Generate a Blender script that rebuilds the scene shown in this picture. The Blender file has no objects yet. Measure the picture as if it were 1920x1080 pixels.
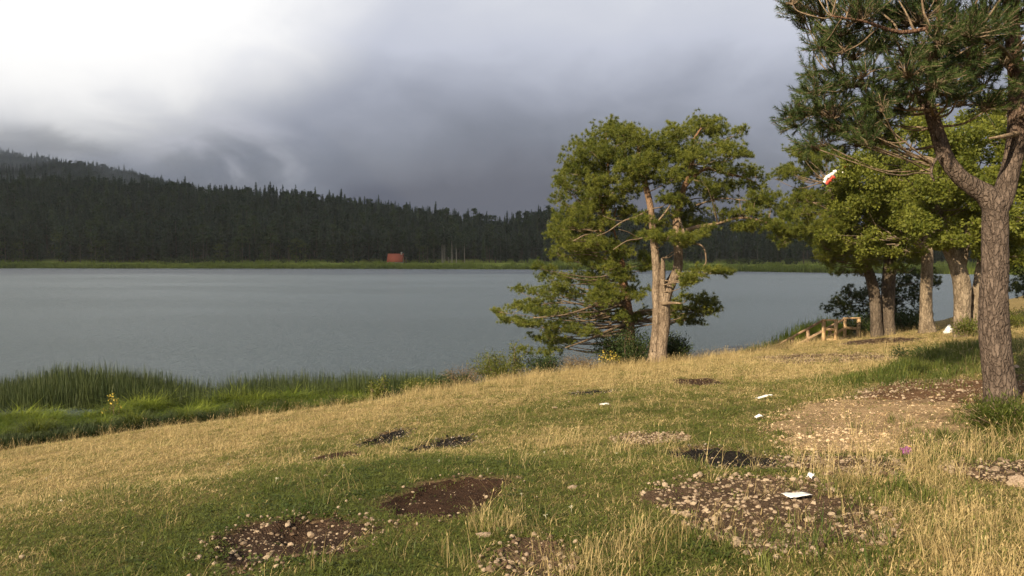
import bpy, math, random
import numpy as np
from mathutils import Vector, noise as mnoise

# ------------------------------------------------------------------ camera, sky, sun, exposure
S = bpy.context.scene
COL = S.collection
R = math.radians
EYE, FPX, PITCH = 5.5, 1387.0, math.atan(58 / 1387.0)
cam_d = bpy.data.cameras.new("camera"); cam = bpy.data.objects.new("camera", cam_d); COL.objects.link(cam)
cam.location = (0, 0, EYE); cam.rotation_euler = (math.pi / 2 - PITCH, 0, 0)
cam_d.sensor_width = 36; cam_d.lens = 26.0; cam_d.clip_start = 0.05; cam_d.clip_end = 6000
S.camera = cam

SUN_AZ, SUN_EL = R(40), R(28)          # SUN_AZ: degrees round to the left of straight behind the camera
sun_dir = Vector((-math.sin(SUN_AZ) * math.cos(SUN_EL), -math.cos(SUN_AZ) * math.cos(SUN_EL), math.sin(SUN_EL)))
sl = bpy.data.lights.new("sun", "SUN"); sl.energy = 5.0; sl.angle = R(0.6); sl.color = (1.0, 0.82, 0.56)
so = bpy.data.objects.new("sun", sl); COL.objects.link(so); so.location = (0, 0, 200)
so.rotation_euler = sun_dir.to_track_quat('Z', 'Y').to_euler()

S.view_settings.view_transform = 'Standard'; S.view_settings.look = 'None'
S.view_settings.exposure = 0.72; S.view_settings.gamma = 1.0; S.view_settings.use_curve_mapping = False
S.cycles.use_denoising = True
try: S.cycles.denoiser = 'OPENIMAGEDENOISE'
except Exception: pass
S.cycles.max_bounces = 6; S.cycles.diffuse_bounces = 3; S.cycles.glossy_bounces = 3
S.cycles.transmission_bounces = 4; S.cycles.volume_bounces = 0; S.cycles.transparent_max_bounces = 8
S.cycles.caustics_reflective = False; S.cycles.caustics_refractive = False


class NT:
    """small helper round a node tree"""
    def __init__(s, tree): s.t = tree; tree.nodes.clear()
    def n(s, typ, **kw):
        nd = s.t.nodes.new(typ)
        for k, v in kw.items(): setattr(nd, k, v)
        return nd
    def link(s, a, b): s.t.links.new(a, b)
    def put(s, sock, v):
        if isinstance(v, bpy.types.NodeSocket): s.t.links.new(v, sock)
        else: sock.default_value = v
    def m(s, op, a, b=None, c=None, clamp=False):
        nd = s.n('ShaderNodeMath', operation=op, use_clamp=clamp)
        s.put(nd.inputs[0], a)
        if b is not None: s.put(nd.inputs[1], b)
        if c is not None: s.put(nd.inputs[2], c)
        return nd.outputs[0]
    def rng(s, v, a, b, c=0.0, d=1.0, smooth=True):
        nd = s.n('ShaderNodeMapRange'); nd.interpolation_type = 'SMOOTHSTEP' if smooth else 'LINEAR'
        s.put(nd.inputs[0], v)
        for i, q in enumerate((a, b, c, d)): nd.inputs[1 + i].default_value = q
        return nd.outputs[0]
    def mix(s, f, a, b):
        nd = s.n('ShaderNodeMix', data_type='RGBA'); s.put(nd.inputs[0], f)
        for i, v in ((6, a), (7, b)):
            if not isinstance(v, bpy.types.NodeSocket): v = (*v[:3], 1)
            s.put(nd.inputs[i], v)
        return nd.outputs[2]
    def noise(s, vec, scale, detail=4, rough=.55, dist=0.0):
        nd = s.n('ShaderNodeTexNoise'); 
        if vec is not None: s.link(vec, nd.inputs['Vector'])
        nd.inputs['Scale'].default_value = scale; nd.inputs['Detail'].default_value = detail
        nd.inputs['Roughness'].default_value = rough; nd.inputs['Distortion'].default_value = dist
        return nd.outputs[0]
    def ramp(s, f, stops):
        nd = s.n('ShaderNodeValToRGB'); s.put(nd.inputs[0], f); e = nd.color_ramp.elements
        while len(e) < len(stops): e.new(.5)
        for el, (p, c) in zip(e, stops): el.position = p; el.color = (*c, 1)
        return nd.outputs[0]
    def mapping(s, vec, scale, loc=(0, 0, 0)):
        nd = s.n('ShaderNodeMapping'); s.link(vec, nd.inputs[0])
        nd.inputs['Scale'].default_value = scale; nd.inputs['Location'].default_value = loc
        return nd.outputs[0]


W = bpy.data.worlds.new("World"); S.world = W; W.use_nodes = True
w = NT(W.node_tree)
tc = w.n('ShaderNodeTexCoord'); D = tc.outputs['Generated']
sx = w.n('ShaderNodeSeparateXYZ'); w.link(D, sx.inputs[0]); dx, dy, dz = sx.outputs
az = w.m('ARCTAN2', dx, dy); el = w.m('ARCSINE', dz)
n1 = w.noise(w.mapping(D, (1, 1, 2.2)), 2.6, 5, .5, .3)
n2 = w.noise(w.mapping(D, (1, 1, 1.6), (3, 1, 7)), 9.0, 6, .55, .6)
elw = w.m('ADD', el, w.m('MULTIPLY', w.m('SUBTRACT', n1, .5), .16))
elw = w.m('ADD', elw, w.m('MULTIPLY', w.m('SUBTRACT', n2, .5), .06))
# the storm cloud lightens upwards and towards both sides of the valley
elw = w.m('ADD', elw, w.m('MULTIPLY', w.rng(w.m('ABSOLUTE', w.m('SUBTRACT', az, .0)), .12, .6), .035))
base = w.ramp(elw, [(0.0, (.080, .090, .122)), (.08, (.092, .102, .138)), (.15, (.185, .204, .252)), (.215, (.31, .333, .402)),
                    (.28, (.48, .505, .59)), (.36, (.58, .60, .66)), (.7, (.60, .62, .66)), (1.0, (.52, .54, .58))])
def lobe(a0, e0, ra, re, wob, lo, hi):
    a = w.m('DIVIDE', w.m('SUBTRACT', az, a0), ra); e = w.m('DIVIDE', w.m('SUBTRACT', el, e0), re)
    q = w.m('ADD', w.m('MULTIPLY', a, a), w.m('MULTIPLY', e, e))
    q = w.m('ADD', q, w.m('MULTIPLY', w.m('SUBTRACT', n1, .5), wob)); q = w.m('ADD', q, w.m('MULTIPLY', w.m('SUBTRACT', n2, .5), wob * .45))
    return w.rng(q, hi, lo)
b1 = lobe(R(-32), R(24), R(23), R(18.5), 1.0, .2, 1.2)
base = w.mix(w.m('MULTIPLY', b1, .88), base, (.97, .96, .94))
b2 = w.m('MULTIPLY', lobe(R(-21), R(6.8), R(7), R(4.2), 1.2, .1, 1.2), w.rng(n2, .42, .72))
base = w.mix(w.m('MULTIPLY', b2, .68), base, (.62, .62, .68))
sky = w.n('ShaderNodeTexSky', sky_type='NISHITA'); sky.sun_disc = False
sky.sun_elevation = SUN_EL; sky.sun_rotation = math.pi + SUN_AZ
bg1 = w.n('ShaderNodeBackground'); w.link(sky.outputs[0], bg1.inputs[0]); bg1.inputs[1].default_value = 0.09
bg2 = w.n('ShaderNodeBackground'); w.link(base, bg2.inputs[0]); bg2.inputs[1].default_value = 0.73
gap = w.m('MULTIPLY', w.rng(n1, .45, .6), w.rng(dy, .1, -.35))
mx = w.n('ShaderNodeMixShader'); w.link(w.m('SUBTRACT', 1.0, gap), mx.inputs[0]); w.link(bg1.outputs[0], mx.inputs[1]); w.link(bg2.outputs[0], mx.inputs[2])
wo = w.n('ShaderNodeOutputWorld'); w.link(mx.outputs[0], wo.inputs[0])

# ------------------------------------------------------------------ helpers
rng = np.random.default_rng(7)
random.seed(7)
CP, SP = math.cos(PITCH), math.sin(PITCH)
def ray(px, py):
    u, v = (px - 960) / FPX, (540 - py) / FPX
    return np.array([u, CP + v * SP, -SP + v * CP])
def P(px, py, D):
    """the point of the place seen at photo pixel (px, py), D metres ahead"""
    d = ray(px, py); return np.array([0, 0, EYE]) + d * (D / d[1])

def tag(o, label=None, cat=None, group=None, kind=None):
    for k, v in (('label', label), ('category', cat), ('group', group), ('kind', kind)):
        if v: o[k] = v
    return o
def empty(name, loc, label=None, cat=None, group=None):
    o = bpy.data.objects.new(name, None); COL.objects.link(o); o.location = Vector(loc); o.empty_display_size = .2
    return tag(o, label, cat, group)
def mesh(name, verts, faces, mats=None, smooth=False, tint=None, mi=None):
    """verts (N,3), faces: array (M,k) or list of such arrays"""
    v = np.asarray(verts, dtype=np.float32)
    fl = faces if isinstance(faces, list) else [faces]
    fl = [np.asarray(f, dtype=np.int32) for f in fl if len(f)]
    me = bpy.data.meshes.new(name)
    me.vertices.add(len(v)); me.vertices.foreach_set('co', v.ravel())
    loops = np.concatenate([f.ravel() for f in fl]); tot = np.concatenate([np.full(len(f), f.shape[1], np.int32) for f in fl])
    st = np.concatenate([[0], np.cumsum(tot)[:-1]]).astype(np.int32)
    me.loops.add(len(loops)); me.loops.foreach_set('vertex_index', loops)
    me.polygons.add(len(tot)); me.polygons.foreach_set('loop_start', st)
    try: me.polygons.foreach_set('loop_total', tot)
    except Exception: pass
    if smooth: me.polygons.foreach_set('use_smooth', np.ones(len(tot), bool))
    if mi is not None: me.polygons.foreach_set('material_index', np.asarray(mi, np.int32))
    if tint is not None:
        for k, a in (tint.items() if isinstance(tint, dict) else {'tint': tint}.items()):
            at = me.attributes.new(k, 'FLOAT', 'POINT'); at.data.foreach_set('value', np.asarray(a, np.float32))
    me.update(calc_edges=True); me.validate()
    for m in (mats if isinstance(mats, (list, tuple)) else [mats]):
        if m: me.materials.append(m)
    return me
def obj(name, me, parent=None, loc=None, link=True):
    """links a mesh given in WORLD coordinates; under a parent the empty's place is subtracted"""
    o = bpy.data.objects.new(name, me)
    if link: COL.objects.link(o)
    if parent is not None:
        o.parent = parent; o.matrix_parent_inverse.identity(); o.location = -Vector(parent.location) if loc is None else Vector(loc)
    elif loc is not None: o.location = Vector(loc)
    return o

class MB:
    """collects pieces for one mesh"""
    def __init__(s): s.v = []; s.q = []; s.t = []; s.n = 0; s.tint = []
    def add(s, v, quads=None, tris=None, tint=0.5):
        v = np.asarray(v, float)
        if quads is not None and len(quads): s.q.append(np.asarray(quads) + s.n)
        if tris is not None and len(tris): s.t.append(np.asarray(tris) + s.n)
        s.v.append(v); s.n += len(v); s.tint.append(np.full(len(v), tint) if np.isscalar(tint) else np.asarray(tint))
        return s
    def box(s, c, size, rot=None, tint=.5):
        h = np.array(size) / 2
        v = np.array([[x, y, z] for x in (-1, 1) for y in (-1, 1) for z in (-1, 1)]) * h
        if rot is not None: v = v @ np.array(rot).T
        s.add(v + np.array(c), [[0, 1, 3, 2], [4, 6, 7, 5], [0, 4, 5, 1], [2, 3, 7, 6], [0, 2, 6, 4], [1, 5, 7, 3]], tint=tint)
        return s
    def bar(s, a, b, wx, wz, tint=.5):
        a, b = np.array(a, float), np.array(b, float); d = b - a; L = np.linalg.norm(d); d /= L
        up = np.array([0, 0, 1.0]) if abs(d[2]) < .95 else np.array([0, 1.0, 0])
        r = np.cross(d, up); r /= np.linalg.norm(r); u = np.cross(r, d)
        return s.box((a + b) / 2, (wx, L, wz), np.stack([r, d, u], 1), tint)
    def tube(s, pts, radii, sides=8, bump=0.0, tint=.5, seed=0, cap=True):
        pts, radii = np.asarray(pts, float), np.asarray(radii, float)
        T = np.gradient(pts, axis=0); T /= np.linalg.norm(T, axis=1)[:, None] + 1e-9
        ref = np.array([0.13, 0.97, 0.2]); rings = []
        a = np.linspace(0, 2 * np.pi, sides, endpoint=False)
        r0 = np.random.default_rng(seed + 11)
        ph = r0.random(4) * 6.28
        for i, (p, t, r) in enumerate(zip(pts, T, radii)):
            x = np.cross(t, ref)
            if np.linalg.norm(x) < .1: x = np.cross(t, [1, 0, 0])
            x /= np.linalg.norm(x); y = np.cross(t, x)
            rr = np.full(sides, r)
            if bump: rr = rr * (1 + bump * (.5 * np.sin(2 * a + ph[0] + i * .21) + .35 * np.sin(3 * a + ph[1] - i * .33) + .3 * np.sin(5 * a + ph[2] + i * .5) + r0.normal(0, .3, sides)))
            rings.append(p + np.cos(a)[:, None] * x * rr[:, None] + np.sin(a)[:, None] * y * rr[:, None])
        n = len(pts); v = np.concatenate(rings)
        i = np.arange(n - 1)[:, None] * sides; j = np.arange(sides)[None]; j2 = (j + 1) % sides
        q = np.stack([i + j, i + j2, i + sides + j2, i + sides + j], -1).reshape(-1, 4)
        tr = []
        if cap:
            v = np.concatenate([v, pts[-1:]]); k = (n - 1) * sides
            tr = [[k + a_, k + (a_ + 1) % sides, n * sides] for a_ in range(sides)]
        return s.add(v, q, tr, tint)
    def mesh(s, name, mats, smooth=False):
        f = []
        if s.q: f.append(np.concatenate(s.q))
        if s.t: f.append(np.concatenate(s.t))
        return mesh(name, np.concatenate(s.v), f, mats, smooth, np.concatenate(s.tint))
    def build(s, name, mats, parent=None, smooth=False): return obj(name, s.mesh(name, mats, smooth), parent)

def spline(pts, n=5):
    """Catmull-Rom through rows of any width"""
    p = np.asarray(pts, float)
    if len(p) == 2: t = np.linspace(0, 1, n + 1)[:, None]; return p[0] * (1 - t) + p[1] * t
    q = np.concatenate([[2 * p[0] - p[1]], p, [2 * p[-1] - p[-2]]]); out = []
    for i in range(1, len(q) - 2):
        for t in np.linspace(0, 1, n, endpoint=False):
            a, b, c, d = q[i - 1:i + 3]
            out.append(.5 * (2 * b + (c - a) * t + (2 * a - 5 * b + 4 * c - d) * t * t + (3 * b - a - 3 * c + d) * t ** 3))
    out.append(p[-1]); return np.array(out)

def unit(v): return v / (np.linalg.norm(v, axis=-1, keepdims=True) + 1e-9)
def rand_unit(n, r=rng): return unit(r.normal(size=(n, 3)))

def hash2(ix, iy, s):
    h = (ix.astype(np.int64) * 374761393 + iy.astype(np.int64) * 668265263 + s * 982451653) & 0x7fffffff
    h = ((h ^ (h >> 13)) * 1274126177) & 0x7fffffff
    return ((h ^ (h >> 16)) & 0xffff) / 65535.0
def vnoise(x, y, s=0):
    x, y = np.asarray(x, float), np.asarray(y, float); ix, iy = np.floor(x), np.floor(y); fx, fy = x - ix, y - iy
    fx, fy = fx * fx * (3 - 2 * fx), fy * fy * (3 - 2 * fy); ix, iy = ix.astype(int), iy.astype(int)
    a, b, c, d = hash2(ix, iy, s), hash2(ix + 1, iy, s), hash2(ix, iy + 1, s), hash2(ix + 1, iy + 1, s)
    return (a * (1 - fx) + b * fx) * (1 - fy) + (c * (1 - fx) + d * fx) * fy
def fbm(x, y, s=0, o=4):
    t, a, n = 0, 1, 0
    for i in range(o): t = t + a * vnoise(x * 2 ** i, y * 2 ** i, s + i * 7); n += a; a *= .5
    return t / n
def sstep(a, b, x): t = np.clip((np.asarray(x, float) - a) / (b - a), 0, 1); return t * t * (3 - 2 * t)

# ------------------------------------------------------------------ materials
def mat(name):
    m = bpy.data.materials.new(name); m.use_nodes = True; n = NT(m.node_tree)
    out = n.n('ShaderNodeOutputMaterial'); return m, n, out
def principled(n, out, col, rough=.8, bump=None, bstr=.5, bdist=.02, spec=.3):
    b = n.n('ShaderNodeBsdfPrincipled'); n.put(b.inputs['Base Color'], col if isinstance(col, bpy.types.NodeSocket) else (*col, 1))
    n.put(b.inputs['Roughness'], rough); b.inputs['Specular IOR Level'].default_value = spec
    if bump is not None:
        bp = n.n('ShaderNodeBump'); n.link(bump, bp.inputs['Height']); bp.inputs['Strength'].default_value = bstr; bp.inputs['Distance'].default_value = bdist
        n.link(bp.outputs[0], b.inputs['Normal'])
    n.link(b.outputs[0], out.inputs[0]); return b
def attr(n, name='tint', inst=False):
    a = n.n('ShaderNodeAttribute', attribute_name=name)
    if inst: a.attribute_type = 'INSTANCER'
    return a.outputs['Fac']
def leafy(name, c0, c1, transl=.3, inst=False, rough=.55, spec=.25, tcol=None, vary=None):
    """two-sided leaf / needle / blade: colour runs from c0 to c1 with the piece's own tint"""
    m, n, out = mat(name)
    col = n.mix(attr(n, 'tint', inst), c0, c1)
    if vary:
        col = n.mix(n.m('POWER', n.n('ShaderNodeObjectInfo').outputs['Random'], 1.6), col, n.mix(.75, col, vary))
    b = n.n('ShaderNodeBsdfPrincipled'); n.link(col, b.inputs['Base Color']); b.inputs['Roughness'].default_value = rough; b.inputs['Specular IOR Level'].default_value = spec
    t = n.n('ShaderNodeBsdfTranslucent'); n.link(n.mix(.5, col, tcol or c1), t.inputs[0])
    mxs = n.n('ShaderNodeMixShader'); mxs.inputs[0].default_value = transl
    n.link(b.outputs[0], mxs.inputs[1]); n.link(t.outputs[0], mxs.inputs[2]); n.link(mxs.outputs[0], out.inputs[0]); return m
def bark(name, dark, light, warm=None, zlo=0, zhi=1, scale=9.0, bstr=.9):
    """plated bark, turning to flaky orange above zlo..zhi (as Scots pine does)"""
    m, n, out = mat(name)
    g = n.n('ShaderNodeNewGeometry').outputs['Position']
    wn = n.n('ShaderNodeTexNoise'); n.link(g, wn.inputs['Vector']); wn.inputs['Scale'].default_value = scale * .9; wn.inputs['Detail'].default_value = 4
    wa = n.n('ShaderNodeVectorMath', operation='MULTIPLY_ADD'); n.link(wn.outputs['Color'], wa.inputs[0]); wa.inputs[1].default_value = (1.1 / scale,) * 3; n.link(g, wa.inputs[2])
    p = n.mapping(wa.outputs[0], (1, 1, .34))
    nz = n.noise(p, scale * .6, 5, .6, .4)
    vo = n.n('ShaderNodeTexVoronoi', feature='DISTANCE_TO_EDGE'); n.link(p, vo.inputs['Vector']); vo.inputs['Scale'].default_value = scale
    crack = n.rng(n.m('ADD', vo.outputs['Distance'], n.m('MULTIPLY', n.m('SUBTRACT', nz, .5), .25)), -.02, .22)
    fine = n.noise(n.mapping(g, (1, 1, .5)), scale * 4, 5, .65)
    col = n.mix(n.rng(nz, .3, .7), dark, light)
    col = n.mix(n.m('MULTIPLY', n.m('SUBTRACT', 1.0, crack), .42), col, tuple(c * .5 for c in dark))
    col = n.mix(n.m('MULTIPLY', n.rng(fine, .48, .7), .55), col, tuple(min(1, c * 1.5) for c in light))
    if warm:
        s = n.n('ShaderNodeSeparateXYZ'); n.link(g, s.inputs[0])
        f = n.rng(n.m('ADD', s.outputs[2], n.m('MULTIPLY', n.m('SUBTRACT', nz, .5), 2.2)), zlo, zhi)
        wc = n.mix(n.rng(fine, .35, .65), tuple(c * .62 for c in warm), warm)
        col = n.mix(f, col, wc)
    h = n.m('ADD', n.m('MULTIPLY', crack, .7), n.m('MULTIPLY', fine, .35))
    principled(n, out, col, .9, h, bstr, .03, .15); return m

M = {}
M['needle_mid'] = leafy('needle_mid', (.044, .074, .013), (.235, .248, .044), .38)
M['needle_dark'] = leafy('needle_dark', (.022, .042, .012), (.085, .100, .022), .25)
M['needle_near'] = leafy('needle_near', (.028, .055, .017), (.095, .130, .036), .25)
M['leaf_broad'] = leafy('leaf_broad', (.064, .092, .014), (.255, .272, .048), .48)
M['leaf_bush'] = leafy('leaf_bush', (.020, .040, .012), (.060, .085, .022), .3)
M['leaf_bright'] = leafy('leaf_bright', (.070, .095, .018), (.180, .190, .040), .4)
M['weed_brown'] = leafy('weed_brown', (.080, .060, .030), (.180, .130, .065), .2)
M['yellow_petal'] = leafy('yellow_petal', (.45, .34, .05), (.70, .52, .10), .2)
M['grass_green'] = leafy('grass_green', (.045, .078, .014), (.215, .230, .055), .38, inst=True)
M['grass_dry'] = leafy('grass_dry', (.230, .175, .070), (.680, .535, .275), .32, inst=True)
M['rush'] = leafy('rush', (.022, .040, .013), (.095, .115, .036), .22, inst=True)
M['sedge'] = leafy('sedge', (.070, .120, .014), (.270, .320, .050), .48, inst=True)
M['sedge_solo'] = leafy('sedge_solo', (.040, .070, .012), (.140, .160, .030), .38)
M['bark_near'] = bark('bark_near', (.075, .056, .046), (.175, .135, .112), (.25, .120, .068), 6.4, 9.4, 24.0)
M['bark_mid'] = bark('bark_mid', (.125, .092, .066), (.290, .225, .165), (.30, .175, .10), 5.2, 9.5, 10.0)
M['bark_red'] = bark('bark_red', (.200, .115, .070), (.320, .190, .120), (.34, .185, .11), 3, 7, 9.0)
M['bark_dark'] = bark('bark_dark', (.070, .055, .042), (.150, .120, .095), None, 0, 1, 8.0)
M['bark_grey'] = bark('bark_grey', (.120, .092, .066), (.300, .240, .175), None, 0, 1, 10.0)
M['twig'] = bark('twig', (.13, .09, .06), (.26, .20, .14), None, 0, 1, 14.0, .3)
M['twig_pale'] = bark('twig_pale', (.17, .12, .08), (.33, .25, .175), None, 0, 1, 14.0, .3)

def simple(name, c0, c1, scale, rough=.8, bstr=.3, spec=.25, detail=6):
    m, n, out = mat(name); p = n.n('ShaderNodeTexCoord').outputs['Object']
    nz = n.noise(p, scale, detail, .6); principled(n, out, n.mix(n.rng(nz, .3, .7), c0, c1), rough, nz, bstr, .02, spec); return m

# ------------------------------------------------------------------ the bank on this side of the lake
EDGE = np.array([(-130, -70), (-60, -18), (-34, 5), (-20, 14), (-12.5, 18.6), (-9.0, 20.4), (-4.6, 20.8), (-1.8, 23.3), (1.7, 26.2), (5.5, 29.2), (8.5, 31), (11.0, 33.2),
                 (14.2, 35.2), (18, 37), (24, 41), (34, 50), (60, 80), (130, 150)], float)
def edge_sd(x, y):
    """metres beyond the brow of the bank (positive on the lake side)"""
    x, y = np.asarray(x, float), np.asarray(y, float); best = np.full(x.shape, 1e9); sg = np.zeros(x.shape)
    for a, b in zip(EDGE[:-1], EDGE[1:]):
        d = b - a; t = np.clip(((x - a[0]) * d[0] + (y - a[1]) * d[1]) / (d @ d), 0, 1)
        ex, ey = x - a[0] - t * d[0], y - a[1] - t * d[1]; dd = np.hypot(ex, ey)
        s = np.sign(d[0] * (y - a[1]) - d[1] * (x - a[0])); k = dd < best
        best = np.where(k, dd, best); sg = np.where(k, s, sg)
    return best * sg
def plane(x, y): return 3.9 + .1134 * np.asarray(x, float) - .0991 * np.asarray(y, float)
CTRL = [(1232, 672, 28), (1556, 640, 33), (1655, 632, 32), (1735, 614, 30), (1800, 634, 25), (1878, 772, 8.5), (1920, 588, 26), (640, 772, 20), (300, 802, 20), (0, 852, 18.5),
        (850, 722, 23), (1050, 692, 26), (1450, 652, 32), (1556, 654, 33), (1500, 657, 31), (1620, 648, 31), (960, 1080, 3.7), (0, 1080, 4.2), (1920, 1080, 3.1)]
_c = np.array([P(*c) for c in CTRL]); _res = _c[:, 2] - plane(_c[:, 0], _c[:, 1])
def gz0(x, y):
    x, y = np.asarray(x, float), np.asarray(y, float)
    num, den = 0, .07
    for (cx, cy, _), r in zip(_c, _res):
        sg = 1.5 + .12 * np.hypot(cx, cy); k = np.exp(-((x - cx) ** 2 + (y - cy) ** 2) / (2 * sg * sg)); num = num + k * r; den = den + k
    z = plane(x, y) + num / den
    # low grassy scarp running from the dirt slope towards the leaning tree
    ax, ay = x - 9.0, y - 15.6; al, ac = ax * .647 + ay * .763, ax * .763 - ay * .647
    z = z + .44 * np.exp(-(al / 4.2) ** 2) * sstep(-.9, .5, ac) * (1 - sstep(2.0, 6.0, ac))
    z = np.where((y < 0) & (x > -60), np.minimum(z, 6 + 0 * z), z)
    s = edge_sd(x, y); rt = sstep(-1, 4, x)
    zl = (1 - rt) * (.22 - 1.4 * sstep(4.5, 10, s)) + rt * (-1.2)
    t = sstep(-.4, 5.0 - 1.2 * rt, s)
    return z * (1 - t) + zl * t
def G(px, py, f=None):
    """where the sight line of a photo pixel meets the bank"""
    f = f or gz0; d = ray(px, py); d = d / d[1]; t = np.linspace(2.2, 60, 2400); p = np.array([0, 0, EYE]) + t[:, None] * d
    h = p[:, 2] - f(p[:, 0], p[:, 1]); i = np.argmax(h < 0)
    if not (h < 0).any(): i = len(t) - 1
    return p[i]

# patches worn or burnt through the turf: kind, pixel centre, pixel radii, depth of the dip
PATCH = [
 ('soil', 842, 926, 124, 37, .07, 'round dark brown soil patch worn into the green grass, beyond the stony one'),
 ('soilstone', 545, 1001, 174, 54, .06, 'dark brown soil patch scattered with pale pebbles and a hole at its middle, low in the meadow'),
 ('ash', 726, 821, 46, 13, .09, 'narrow black campfire scar with pale ash on its rim, leftmost of three close together'),
 ('ash', 852, 830, 58, 12, .08, 'wide flat black campfire scar edged with white ash, rightmost of three close together'),
 ('ash', 783, 848, 27, 7, .08, 'smallest black campfire scar ringed by scorched orange grass'),
 ('ash', 1368, 860, 84, 25, .05, 'black ash patch mixed with pebbles, above the gravel patch holding the white paper'),
 ('gravel', 1415, 948, 178, 64, .03, 'wide patch of brown earth covered with pale gravel, white paper lying on it'),
 ('gravel', 1215, 828, 60, 14, .01, 'faint patch of pale gravel thinly grown with grass, up the meadow from the ash patch'),
 ('gravel', 1005, 1046, 90, 42, .02, 'patch of pale gravel broken by grass at the bottom of the view'),
 ('ash', 1110, 737, 42, 6, .05, 'thin dark campfire scar in the far grass below the bushes'),
 ('soil', 1312, 716, 40, 7, .03, 'thin reddish brown soil patch in dry grass below the two-stemmed pine'),
 ('soil', 622, 863, 50, 7, .02, 'faint reddish bare strip in the green grass left of the campfire scars'),
 ('gravel', 1535, 672, 85, 13, .02, 'flat worn brown patch in golden grass in front of the wooden railing'),
 ('dirt', 1700, 792, 215, 54, .0, 'broad sunlit slope of pale stony dirt left of the near pine'),
 ('dirt', 1590, 832, 120, 26, .0, 'thin spread of pale stony dirt between the dirt slope and the black ash patch'),
 ('dirtdark', 1790, 733, 150, 36, .0, 'brown bare dirt slope behind the near pine trunk'),
 ('gravel', 1560, 868, 110, 20, .0, 'strip of pebbly ground right of the black ash patch'),
 ('soil', 1650, 640, 55, 8, .0, 'shaded brown earth at the foot of the paired dark trunks'),
 ('gravel', 1890, 885, 90, 26, .0, 'pale stony patch in the grass at the right below the near pine'),
]
PW = []
for i, (k, px, py, rx, ry, dep, lab) in enumerate(PATCH):
    c = G(px, py); a, b = G(px, py - ry), G(px, py + ry)
    PW.append((k, c[0], c[1], rx / FPX * c[1], max(.06, (a[1] - b[1]) / 2), dep, lab, i))
def patch_r(p, x, y):
    """0 at the centre of the patch, 1 on its ragged rim"""
    k, cx, cy, rx, ry, dep, lab, i = p; u, v = (x - cx) / rx, (y - cy) / ry
    return np.hypot(u, v) / np.maximum(.35, 1 + .85 * (fbm(x * 1.3 / max(.35, rx) + i * 5, y * 1.3 / max(.35, ry) + i * 3, 31 + i, 3) - .5) + .42 * (fbm(x * 5.5 + i, y * 5.5, 51 + i, 3) - .5))
def gz(x, y):
    z = gz0(x, y); x, y = np.asarray(x, float), np.asarray(y, float)
    z = z + .09 * (fbm(x * .45, y * .45, 3, 3) - .5) + .035 * (fbm(x * 2.1, y * 2.1, 9, 3) - .5)
    for p in PW:
        if p[5] > 0:
            r = patch_r(p, x, y); z = z - p[5] * (1 - sstep(.55, 1.0, r)) + .012 * np.exp(-((r - 1.1) / .15) ** 2)
    h = PW[1]; hx, hy = h[1], h[2]+.12
    z = z - .09 * np.exp(-(((x - hx) / .11) ** 2 + ((y - hy) / .14) ** 2))
    return z
# dryness of the turf (0 green .. 1 straw), judged at points of the meadow
DRY = [(60, 1050, .40), (60, 960, .62), (60, 890, .88), (250, 1040, .30), (300, 930, .50), (330, 850, .92), (480, 900, .42), (480, 815, .98), (600, 960, .12), (640, 900, .18), (640, 840, .60), (650, 785, .97),
       (760, 880, .15), (760, 790, .75), (860, 880, .12), (850, 750, .85), (960, 960, .18), (1000, 920, .28), (1000, 850, .55), (1040, 830, .85), (1000, 790, .42), (950, 730, .85), (1080, 715, .95), (1150, 690, 1.0),
       (1120, 760, .45), (1230, 740, .62), (1230, 690, 1.0), (1320, 680, .98), (1400, 740, .55), (1380, 790, .42), (1500, 700, .90), (1480, 790, .62), (1560, 650, .97), (1650, 660, .95), (1750, 640, .95), (1600, 740, .75), (1710, 690, .35), (1780, 650, .45),
       (1280, 900, .40), (1200, 900, .45), (1200, 1000, .40), (1100, 1000, .35), (850, 1030, .20), (750, 1060, .22), (450, 1065, .18), (1350, 1040, .35), (1500, 1060, .62), (1650, 1000, .78), (1700, 920, .72), (1850, 960, .75), (1880, 1060, .85), (1880, 620, .95), (1860, 830, .30), (1540, 1010, .5)]
DW = np.array([[*G(a, b)[:2], d] for a, b, d in DRY])
def dryness(x, y):
    num, den = np.zeros(np.shape(x)), np.full(np.shape(x), 1e-4)
    for cx, cy, d in DW:
        k = 1 / (((x - cx) ** 2 + (y - cy) ** 2) / (.25 + .02 * cy * cy) + .06) ** 1.6; num += k * d; den += k
    d = num / den + .0
    return np.clip(d + .55 * (fbm(x * .9, y * .9, 77, 4) - .5) + .25 * (fbm(x * 4, y * 4, 78, 2) - .5), 0, 1)
def bare(x, y):
    """1 where no turf grows"""
    b = np.zeros(np.shape(x))
    for p in PW:
        r = patch_r(p, x, y); st = {'soil': .97, 'ash': .98, 'soilstone': .95, 'gravel': .80, 'dirt': .66, 'dirtdark': .74}[p[0]]
        if p[7] in (7, 14, 16, 18, 8, 12): st = .6
        b = np.maximum(b, st * (1 - sstep(.80, 1.22, r)))
    return b

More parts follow.
